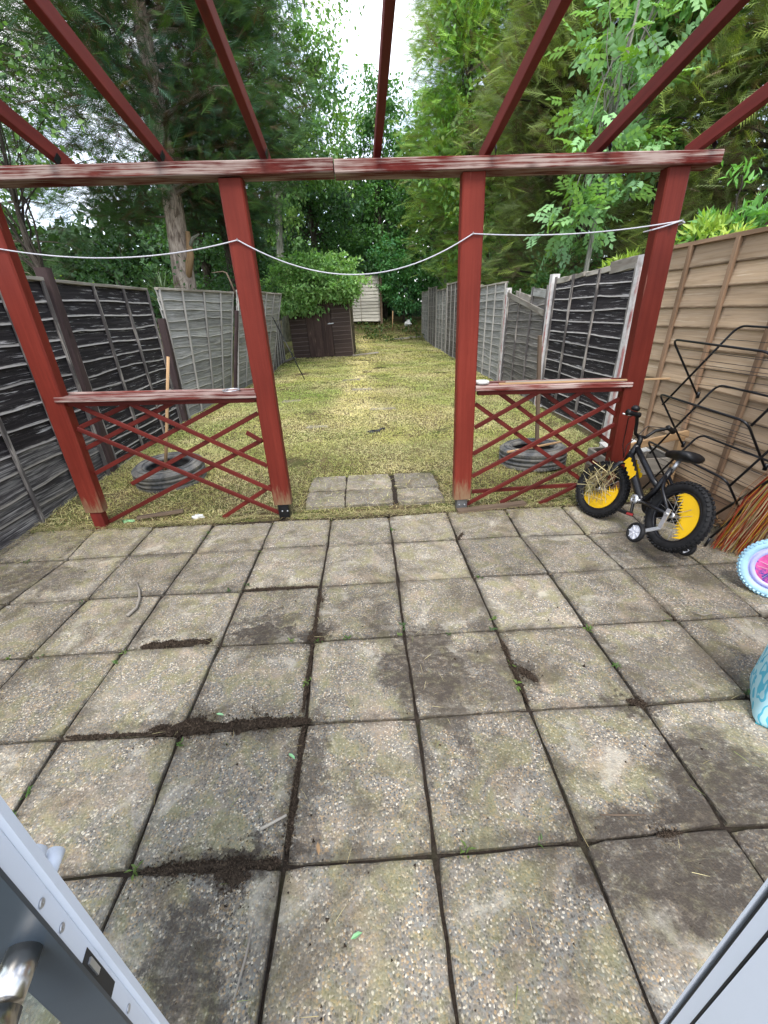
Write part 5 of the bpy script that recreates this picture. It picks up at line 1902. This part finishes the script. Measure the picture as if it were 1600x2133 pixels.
def plant(name, label, cat, base, trunk, r0, parts, centres, bark='bark_dark', nl=14, mat='leaf', group=None, flare=1.3, lr=.3, low=.3):
    """trunk: list of points; limbs run from the trunk to some of the clump centres"""
    root = empty(name, base)
    tag(root, label, cat, group)
    b = Vector(base)
    tp = [Vector(p) for p in trunk]
    m = len(tp)
    MB().tube([p - b for p in tp], [r0 * (flare if i == 0 else 1) * (1 - .75 * i / (m - 1)) for i in range(m)], 12).build('trunk', M[bark], root, smooth=True)
    if nl and len(centres):
        lb = MB()
        for i in RNG.choice(len(centres), min(nl, len(centres)), replace=False):
            c = Vector(centres[i])
            t = random.uniform(low, .95)
            k = t * (m - 1)
            i0 = min(int(k), m - 2)
            a = tp[i0].lerp(tp[i0 + 1], k - i0)
            rr = r0 * (1 - .75 * t)
            pts, rs = limb(a - b, c - b, max(rr * lr, .012), .006, sag=.12)
            lb.tube(pts, rs, 6)
        lb.build('branches', M[bark], root, smooth=True)
    V, F, Cc = merge(parts)
    np_mesh('crown', V - np.array(base)[None], F, M[mat], Cc, root)
    return root


def conifer_parts(axis_pts, zs, rad, nbr, perb, size, pal, dead=None, deadf=0.0, tmpl=FROND, rise=.25, droop=.2, squash=1.0, azr=(0, 2 * pi), tipc=None, tipf=0.0):
    """branches round an axis; rad(z) gives their reach"""
    ax = np.array(axis_pts, float)
    posl, xdl, zdl, cl, segs = [], [], [], [], []
    for k in range(nbr):
        z0 = zs[0] + (zs[1] - zs[0]) * RNG.random() ** .9
        c = np.array([np.interp(z0, ax[:, 2], ax[:, 0]), np.interp(z0, ax[:, 2], ax[:, 1]), z0])
        a = RNG.uniform(*azr)
        l = rad(z0) * RNG.uniform(.6, 1.12)
        o = np.array([cos(a), sin(a) * squash, 0])
        t = .22 + .78 * RNG.random(perb) ** .75
        lat = RNG.normal(size=perb) * .16 * l * (.35 + t * .7)
        s = np.array([-o[1], o[0], 0])
        up_ = rise * l * np.sin(t * 1.7) - droop * l * t ** 2
        p = c + o * (l * t)[:, None] + s * lat[:, None] + np.array([0, 0, 1]) * (up_ + RNG.normal(size=perb) * .10 * l)[:, None]
        d = o[None] * .8 + s[None] * np.sign(lat)[:, None] * RNG.uniform(.1, .9, (perb, 1)) + np.array([0, 0, 1]) * (RNG.normal(size=(perb, 1)) * .35 + .05) + RNG.normal(size=(perb, 3)) * .2
        posl.append(p); xdl.append(d)
        zdl.append(np.array([0, 0, 1.0])[None] + RNG.normal(size=(perb, 3)) * .8)
        cb = np.array(pal[RNG.integers(0, len(pal))]) * RNG.uniform(.75, 1.25) * 1.95
        cc_ = cb[None] * RNG.uniform(.7, 1.3, (perb, 1))
        if dead is not None:
            m = RNG.random(perb) < deadf * np.clip(1.5 - t * 1.2, 0, 1)
            cc_[m] = np.array(dead) * RNG.uniform(.6, 1.3, (m.sum(), 1))
        if tipc is not None:
            m = (t > .72) & (RNG.random(perb) < tipf)
            cc_[m] = np.array(tipc) * RNG.uniform(.7, 1.25, (m.sum(), 1))
        cl.append(cc_)
        e = c + o * l * .92 + np.array([0, 0, rise * l * sin(1.6) - droop * l * .85])
        segs.append((c, e, l))
    pos, xd, zd, col = (np.concatenate(q) for q in (posl, xdl, zdl, cl))
    return scatter(tmpl[0], tmpl[1], pos, xd, zd, size * RNG.uniform(.6, 1.3, len(pos)), col), segs


def conifer(name, label, base, trunk, r0, parts, segs, bark='bark', nl=40, group=None):
    root = empty(name, base)
    tag(root, label, 'tree', group)
    b = Vector(base)
    tp = [Vector(p) - b for p in trunk]
    m = len(tp)
    MB().tube(tp, [r0 * (1.25 if i == 0 else 1) * (1 - .8 * i / (m - 1)) for i in range(m)], 14).build('trunk', M[bark], root, smooth=True)
    lb = MB()
    for i in range(min(nl, len(segs))):
        c, e, l = segs[i]
        pts, rs = limb(Vector(c) - b, Vector(e) - b, max(.012, .02 * l), .004, sag=.05 * l, wob=.05)
        lb.tube(pts, rs, 5)
    lb.build('branches', M[bark], root, smooth=True)
    V, F, Cc = merge(parts)
    np_mesh('crown', V - np.array(base)[None], F, M['needle'], Cc, root)
    return root


# ---- big cypress behind the left fence
tr = [(-3.95, 10.5, .05), (-3.88, 10.5, 1.2), (-3.76, 10.5, 2.1), (-3.66, 10.5, 3.5), (-3.55, 10.5, 5.5), (-3.5, 10.5, 7.5), (-3.45, 10.5, 10.0)]
rad = lambda z: np.interp(z, [3.0, 3.7, 4.8, 6.5, 8.5, 11], [1.9, 2.6, 3.0, 2.9, 2.5, 1.2])
pa, sg = conifer_parts(tr, (3.35, 10.4), rad, 270, 170, .32, [(.030, .062, .030), (.038, .078, .030), (.026, .055, .034), (.045, .090, .030)], dead=(.10, .07, .045), deadf=.4, tipc=(.075, .14, .035), tipf=.3, droop=.24, rise=.22)
cy = conifer('cypress_tree', 'large dark green cypress with bare brown trunk behind the left fence', (-3.92, 10.5, .05), tr, .33, [pa], sg, nl=90)
MB().tube([(.28, -.1, 2.2), (.46, -.12, 2.6), (.5, -.12, 3.05)], [.10, .08, .05], 8).build('broken_branch', M['raw_wood'], cy, smooth=True)
MB().tube([(.47, -.12, 2.75), (.62, -.2, 2.92), (.78, -.25, 2.98)], [.05, .035, .015], 7).build('broken_branch', M['bark_pale'], cy, smooth=True)

# ---- second, thinner trunk behind it
tr = [(-3.25, 12.6, .1), (-3.2, 12.6, 1.5), (-3.2, 12.6, 2.6), (-3.25, 12.6, 4.5), (-3.2, 12.6, 8.5)]
rad = lambda z: np.interp(z, [2.8, 4, 6, 8.5], [1.1, 1.5, 1.5, .8])
pa, sg = conifer_parts(tr, (3.0, 8.2), rad, 70, 110, .27, [(.026, .055, .028), (.034, .07, .03)], dead=(.08, .06, .04), deadf=.4, droop=.25)
conifer('cypress_tree', 'slimmer conifer with dark bare stem just right of the big cypress trunk', (-3.25, 12.6, .1), tr, .17, [pa], sg, bark='bark_dark', nl=40)

# ---- feathery conifer further left, at the frame edge
tr = [(-7.9, 11.0, .0), (-7.8, 11, 3.5), (-7.7, 11, 8.0)]
rad = lambda z: np.interp(z, [1.5, 4, 8], [1.9, 1.9, .9])
pa, sg = conifer_parts(tr, (1.6, 8), rad, 95, 60, .34, [(.04, .075, .035), (.055, .095, .04)], dead=(.10, .08, .05), deadf=.3, droop=.35)
conifer('cypress_tree', 'feathery conifer at the far left edge behind the first red post', (-7.9, 11, 0), tr, .16, [pa], sg, nl=50)

# ---- thin leaning tree, dark shrubs and bright hedge behind the left fence
pa, ce = broad_parts([((-5.2, 8.1, 4.3), (1.5, .9, 1.2), 40, .2), ((-5.9, 8.2, 3.2), (1.0, .6, .7), 18, .2)], .32, 32, .10, [(.05, .10, .03), (.08, .14, .04), (.06, .12, .05)], droop=.5)
plant('sapling_tree', 'thin leaning bare-stemmed tree behind the left black panels', 'tree', (-5.0, 8.0, .05), [(-5.0, 8.0, .05), (-5.2, 8.0, 1.9), (-5.35, 8.0, 2.6), (-5.30, 8, 3.3), (-5.1, 8, 4.6)], .075, [pa], ce, nl=22, lr=.35)
pa, ce = broad_parts([((-4.7, 9.6, 1.9), (1.25, .7, 1.15), 46, .3), ((-3.0, 12.2, 1.9), (1.0, .8, 1.1), 30, .3)], .28, 60, .085, [(.018, .045, .018), (.025, .06, .022), (.035, .075, .025)])
plant('shrub', 'dark evergreen shrub below the cypress behind the left fence', 'shrub', (-4.7, 9.6, .05), [(-4.7, 9.6, .05), (-4.68, 9.6, .8), (-4.6, 9.6, 1.8)], .05, [pa], ce, nl=12)
pa, ce = broad_parts([((-6.2, 9.8, 1.75), (1.3, .6, .62), 34, .3)], .22, 60, .075, [(.16, .26, .035), (.24, .34, .05), (.12, .22, .04)], bright=.35)
plant('hedge', 'bright lime green hedge behind the left black panels', 'hedge', (-6.2, 9.8, .05), [(-6.2, 9.8, .05), (-6.2, 9.8, .7), (-6.1, 9.8, 1.4)], .05, [pa], ce, nl=8)
# spiky cordyline
cor = empty('spiky_plant', (-3.35, 8.2, .1))
tag(cor, 'spiky sword-leaved plant poking above the grey left fence', 'plant')
MB().tube([(0, 0, 0), (.02, 0, .8), (0, 0, 1.55)], [.07, .06, .05], 9).build('trunk', M['bark'], cor, smooth=True)
SW_V = [(0, -.028, 0), (0, .028, 0), (.5, .022, .02), (.5, -.022, .02), (1, 0, -.16)]
n = 60
a = RNG.uniform(0, 2 * pi, n)
el = RNG.uniform(.1, 1.35, n)
xd = np.stack([np.cos(a) * np.cos(el), np.sin(a) * np.cos(el), np.sin(el)], 1)
V, F, Cc = scatter(SW_V, [(0, 1, 2), (0, 2, 3), (3, 2, 4)], np.tile(np.array([[0, 0, 1.55]]), (n, 1)), xd, np.tile(np.array([[0, 0, 1.]]), (n, 1)), RNG.uniform(.45, .75, n), np.array([(.07, .11, .05)]) * RNG.uniform(.6, 1.5, (n, 1)))
np_mesh('crown', V, F, M['leaf'], Cc, cor)

# ---- pale birch-like tree left of the gap of sky
pa, ce = broad_parts([((-2.3, 18.5, 8.0), (2.0, 1.7, 4.4), 120, .15), ((-1.0, 18.3, 6.6), (1.3, 1.2, 1.6), 40, .2), ((-2.6, 18.6, 11.3), (2.2, 1.6, 1.9), 40, .2), ((-.75, 18.4, 9.0), (.9, .9, 2.0), 34, .1)], .42, 60, .145, [(.055, .115, .035), (.085, .16, .05), (.07, .14, .055), (.11, .18, .05)], droop=.6, bright=.3)
plant('birch_tree', 'tall light green loose tree left of the gap of sky', 'tree', (-2.9, 18.6, .3), [(-2.9, 18.6, .3), (-2.8, 18.6, 3.5), (-2.5, 18.5, 6.5), (-2.3, 18.5, 9.5), (-2.3, 18.5, 12.5)], .17, [pa], ce, bark='bark_pale', nl=60, lr=.35)

# ---- ivy clad trees that close the garden
dark = [(.03, .07, .026), (.042, .095, .032), (.058, .12, .038), (.036, .08, .04)]
mid = [(.042, .105, .03), (.065, .145, .038), (.052, .12, .042), (.034, .085, .03)]
specs = [
    ('dense dark tree behind the cypress trunk', (-5.2, 16.5), [((-5.2, 16.5, 3.2), (1.9, 1.2, 2.3), 70, .3), ((-5.0, 16.8, 6.0), (1.6, 1.2, 1.6), 30, .3)], dark, 7.0),
    ('dark ivy-covered tree directly above the shed bush', (-1.6, 20.6), [((-1.5, 20.6, 3.6), (2.1, 1.2, 2.6), 90, .3), ((-1.8, 20.8, 6.6), (1.9, 1.2, 1.5), 40, .3)], dark, 7.5),
    ('dark green tree closing the garden below the gap of sky', (1.3, 21.8), [((1.2, 21.8, 4.4), (1.9, 1.2, 2.6), 90, .3), ((1.5, 22.0, 7.2), (1.9, 1.1, 1.6), 50, .2), ((1.2, 22, 8.8), (1.5, .9, 1.0), 30, .1)], mid, 8.4),
    ('mid green tree behind the end of the right fence', (3.9, 20.8), [((3.9, 20.8, 3.6), (1.8, 1.2, 2.6), 80, .3), ((3.4, 21, 6.8), (1.7, 1.1, 2.0), 44, .3)], mid, 8.0),
    ('broad dark tree behind the far right panels', (6.6, 17.5), [((6.5, 17.5, 4.0), (2.3, 1.4, 3.4), 90, .3)], dark, 7.0),
    ('dark leafy tree left of the shed behind the grey panels', (-3.6, 15.2), [((-3.5, 15.2, 2.6), (1.3, .9, 1.7), 56, .3)], dark, 4.0),
]
for (lab, (x, y), ells, pal, h) in specs:
    pa, ce = broad_parts(ells, .42, 75, .155, pal, droop=.4, tipc=(.085, .17, .05), tipf=.10)
    g0 = float(gz(x, y))
    plant('ivy_tree', lab, 'tree', (x, y, g0), [(x, y, g0), (x + .1, y, h * .4), (x - .1, y, h * .7), (x, y, h)], .2, [pa], ce, nl=26)

# ---- bushes on the bank
pa, ce = broad_parts([((2.2, 20.2, 2.2), (1.15, .7, 1.25), 60, .3), ((1.6, 20.0, 3.4), (.8, .6, .8), 22, .3)], .28, 55, .12, [(.035, .10, .035), (.05, .14, .04), (.04, .12, .05)], tipc=(.1, .2, .06), tipf=.12)
plant('shrub', 'mid green bush on the bank at the end of the lawn', 'shrub', (2.2, 20.2, .8), [(2.2, 20.2, .8), (2.2, 20.2, 1.6), (2.1, 20.2, 2.6)], .05, [pa], ce, nl=10)
n = 2600
x, y = RNG.uniform(-.3, 2.8, n), RNG.uniform(17.7, 20.6, n)
k = vnoise(x, y, 1.6) > -.1
x, y = x[k], y[k]
n = len(x)
pos = np.stack([x, y, gz(x, y) + RNG.random(n) * .16], 1)
V, F, Cc = scatter(BROAD_V, BROAD_F, pos, RNG.normal(size=(n, 3)), np.array([0, 0, 1.]) + RNG.normal(size=(n, 3)) * .5, RNG.uniform(.05, .14, n), np.array([(.06, .12, .03), (.10, .15, .04), (.05, .09, .03), (.16, .13, .07)])[RNG.integers(0, 4, n)])
tag(np_mesh('ground_cover', V, F, M['leaf'], Cc), 'low weeds and ivy covering the far bank', 'weeds', kind='stuff')
pa, ce = broad_parts([((3.05, 14.8, 2.7), (.35, .7, .75), 14, .1)], .16, 12, .09, [(.10, .18, .05), (.14, .22, .06)])
plant('shrub', 'sparse twiggy shrub leaning over the far right fence', 'shrub', (3.25, 15.0, .15), [(3.25, 15, .15), (3.2, 14.9, 1.5), (3.05, 14.8, 2.6)], .03, [pa], ce, bark='bark_pale', nl=14, lr=.5)

# ---- the bush over the shed
pa, ce = broad_parts([((-1.05, 13.2, 2.20), (1.42, .9, .66), 190, .62), ((-.62, 12.95, 2.02), (.62, .25, .26), 40, .2), ((-1.85, 13.0, 1.85), (.62, .45, .42), 50, .45), ((-.15, 13.1, 2.0), (.42, .4, .32), 26, .4), ((-1.1, 13.0, 2.55), (.8, .5, .25), 40, .4), ((-1.55, 12.95, 1.62), (.5, .2, .2), 22, .3)], .15, 42, .10,
                    [(.10, .195, .058), (.135, .24, .075), (.085, .165, .056), (.165, .27, .095)], bright=.35, tipc=(.26, .40, .14), tipf=.2, droop=.25)
plant('bush', 'big bright green leafy bush sprawling over the shed roof', 'bush', (-1.9, 14.9, .14), [(-1.9, 14.9, .14), (-1.7, 14.9, 1.2), (-1.2, 14.5, 2.0), (-1.0, 13.6, 2.25)], .07, [pa], ce, nl=30, lr=.3)

# ---- right side conifers
tr = [(4.5, 15, .1), (4.45, 15, 4), (4.3, 15, 8), (4.2, 15, 12)]
rad = lambda z: np.interp(z, [1.6, 3, 6, 9, 12], [1.5, 2.3, 2.6, 2.3, 1.4])
pa, sg = conifer_parts(tr, (1.7, 11.5), rad, 260, 125, .40, [(.12, .21, .05), (.16, .27, .06), (.10, .17, .05)], dead=(.19, .145, .075), deadf=.35, tmpl=FROND_MID, tipc=(.32, .45, .09), tipf=.35, droop=.15, rise=.35)
conifer('cypress_tree', 'tall yellowish green conifer right of the gap of sky', (4.5, 15, .1), tr, .18, [pa], sg, bark='bark_dark', nl=90)
tr = [(5.3, 9.9, .1), (5.2, 9.9, 2.5), (5.1, 9.9, 5), (5.0, 9.9, 8)]
rad = lambda z: np.interp(z, [1.3, 2.2, 4, 6, 8], [1.6, 2.2, 2.4, 2.2, 1.4])
pa, sg = conifer_parts(tr, (1.4, 8), rad, 230, 135, .33, [(.10, .135, .05), (.13, .17, .055), (.085, .11, .048)], dead=(.16, .125, .075), deadf=.5, tmpl=FROND_MID, tipc=(.25, .33, .08), tipf=.3, droop=.2, rise=.3)
conifer('cypress_tree', 'brownish green conifer behind the black right panel', (5.3, 9.9, .1), tr, .17, [pa], sg, bark='bark_dark', nl=110)
tr = [(6.6, 6.6, .1), (6.5, 6.6, 2.5), (6.4, 6.6, 5), (6.3, 6.6, 7)]
rad = lambda z: np.interp(z, [1.0, 2.2, 4, 6, 7], [1.3, 1.9, 2.1, 1.9, 1.2])
pa, sg = conifer_parts(tr, (1.2, 7), rad, 210, 130, .30, [(.115, .15, .05), (.15, .20, .055), (.095, .12, .048)], dead=(.17, .13, .075), deadf=.5, tmpl=FROND_MID, tipc=(.30, .38, .08), tipf=.3, droop=.2, rise=.3)
conifer('cypress_tree', 'brownish conifer at the right edge above the tan fence', (6.6, 6.6, .1), tr, .15, [pa], sg, bark='bark_dark', nl=90)

pa, ce = broad_parts([((3.1, 13.6, 5.6), (1.15, .8, 2.2), 60, .15), ((3.6, 13.6, 8.2), (1.2, .8, 1.4), 34, .15), ((3.6, 13.2, 3.3), (.8, .6, .8), 20, .2)], .30, 30, .14, [(.075, .15, .035), (.10, .19, .04), (.06, .12, .035)], droop=.5, tipc=(.17, .26, .05), tipf=.2)
plant('broadleaf_tree', 'fresh leafy tree right of the gap of sky above the middle post', 'tree', (3.7, 13.9, .1), [(3.7, 13.9, .1), (3.6, 13.8, 2.5), (3.4, 13.7, 5), (3.4, 13.7, 8)], .10, [pa], ce, nl=34)

# ---- young ash with compound leaves
pa, ce = broad_parts([((3.85, 6.6, 3.6), (.75, .6, .8), 20, .25), ((3.55, 6.4, 2.5), (.45, .45, .5), 11, .25), ((4.3, 6.8, 4.6), (1.0, .7, .7), 24, .25), ((3.75, 6.3, 3.0), (.35, .3, .5), 8, .2)], .24, 7, .30, [(.11, .21, .085), (.14, .25, .10), (.10, .18, .09)], tmpl=COMP, up=.9, droop=.35, bright=.22, tipc=(.2, .36, .07), tipf=.12)
plant('ash_sapling', 'young ash sapling with light green compound leaves behind the right fence', 'tree', (3.70, 6.5, .1), [(3.70, 6.5, .1), (3.74, 6.5, 1.2), (3.78, 6.5, 2.4), (3.82, 6.5, 3.6), (3.95, 6.6, 4.9)], .052, [pa], ce, bark='bark_pale', nl=30, lr=.45, low=.45)
pa, ce = broad_parts([((5.4, 7.6, 5.3), (1.6, 1.0, 1.0), 46, .25), ((5.9, 7.2, 4.0), (1.0, .8, .8), 22, .25)], .28, 26, .17, [(.06, .15, .04), (.085, .19, .05), (.05, .12, .04)], droop=.4, tipc=(.19, .32, .06), tipf=.15)
plant('broadleaf_tree', 'fresh green leafy tree at the upper right behind the conifers', 'tree', (5.7, 8.2, .1), [(5.7, 8.2, .1), (5.6, 8.1, 2.4), (5.5, 7.9, 4.2), (5.4, 7.7, 5.6)], .10, [pa], ce, nl=30)

# ---- laurels just over the tan fence
pa, ce = broad_parts([((3.42, 3.75, 1.95), (.22, .3, .30), 12, .2), ((3.30, 3.45, 1.85), (.15, .25, .18), 6, .2)], .085, 26, .105, [(.15, .22, .04), (.21, .26, .05), (.10, .18, .04)], tmpl=(LANCE_V, BROAD_F), up=.5, droop=-.5, bright=.25)
plant('laurel', 'yellow green laurel showing over the tan fence by the red post', 'shrub', (3.4, 3.7, .0), [(3.4, 3.7, 0), (3.4, 3.72, .9), (3.4, 3.7, 1.8)], .03, [pa], ce, nl=12, lr=.5)
pa, ce = broad_parts([((3.78, 3.75, 2.05), (.32, .32, .32), 18, .2)], .10, 26, .115, [(.06, .15, .035), (.085, .2, .045), (.05, .12, .03)], tmpl=(LANCE_V, BROAD_F), up=.5, droop=-.5, bright=.25)
plant('laurel', 'darker green laurel showing over the tan fence at the right', 'shrub', (3.8, 3.75, .0), [(3.8, 3.75, 0), (3.8, 3.75, .9), (3.8, 3.75, 1.9)], .03, [pa], ce, nl=12, lr=.5)
pa, ce = broad_parts([((3.22, 4.45, 1.75), (.16, .26, .20), 9, .2)], .08, 22, .10, [(.13, .19, .03), (.18, .23, .045)], tmpl=(LANCE_V, BROAD_F), up=.5, droop=-.4)
plant('laurel', 'small yellow green laurel over the black right panel', 'shrub', (3.2, 4.5, .0), [(3.2, 4.5, 0), (3.2, 4.5, .9), (3.2, 4.5, 1.7)], .025, [pa], ce, nl=8, lr=.5)
# hedge plants between fence and conifers on the right
pa, ce = broad_parts([((4.3, 12.3, 1.7), (.9, 2.2, 1.2), 70, .3), ((4.2, 8.2, 1.5), (.7, 1.6, 1.0), 50, .3)], .26, 55, .09, [(.04, .09, .025), (.06, .13, .035), (.03, .07, .025)], tipc=(.13, .22, .05), tipf=.12)
plant('hedge', 'mixed green hedge behind the far right panels', 'hedge', (4.3, 11, .1), [(4.3, 11, .1), (4.3, 11, .8), (4.3, 11, 1.5)], .06, [pa], ce, nl=12)

# ---- woodland far behind everything
n = 62000
x = RNG.uniform(-30, 30, n)
y = RNG.uniform(23.5, 32, n)
top = np.interp(x, [-30, -14, -8, 0, 10, 30], [6.0, 6.0, 7.5, 8.0, 9.0, 9.0]) + 1.2 * vnoise(x, y, .5)
z = .8 + (top - .8) * RNG.random(n)
pos = np.stack([x, y, z], 1)
V, F, Cc = scatter(BROAD_V, BROAD_F, pos, RNG.normal(size=(n, 3)), np.array([0, -.2, .8]) + RNG.normal(size=(n, 3)) * .5, RNG.uniform(.28, .62, n), np.array([(.03, .07, .024), (.045, .10, .03), (.024, .055, .022)])[RNG.integers(0, 3, n)])
tag(np_mesh('woodland', V, F, M['leaf'], Cc), 'far dense woodland closing the view behind the garden', 'woodland', kind='stuff')
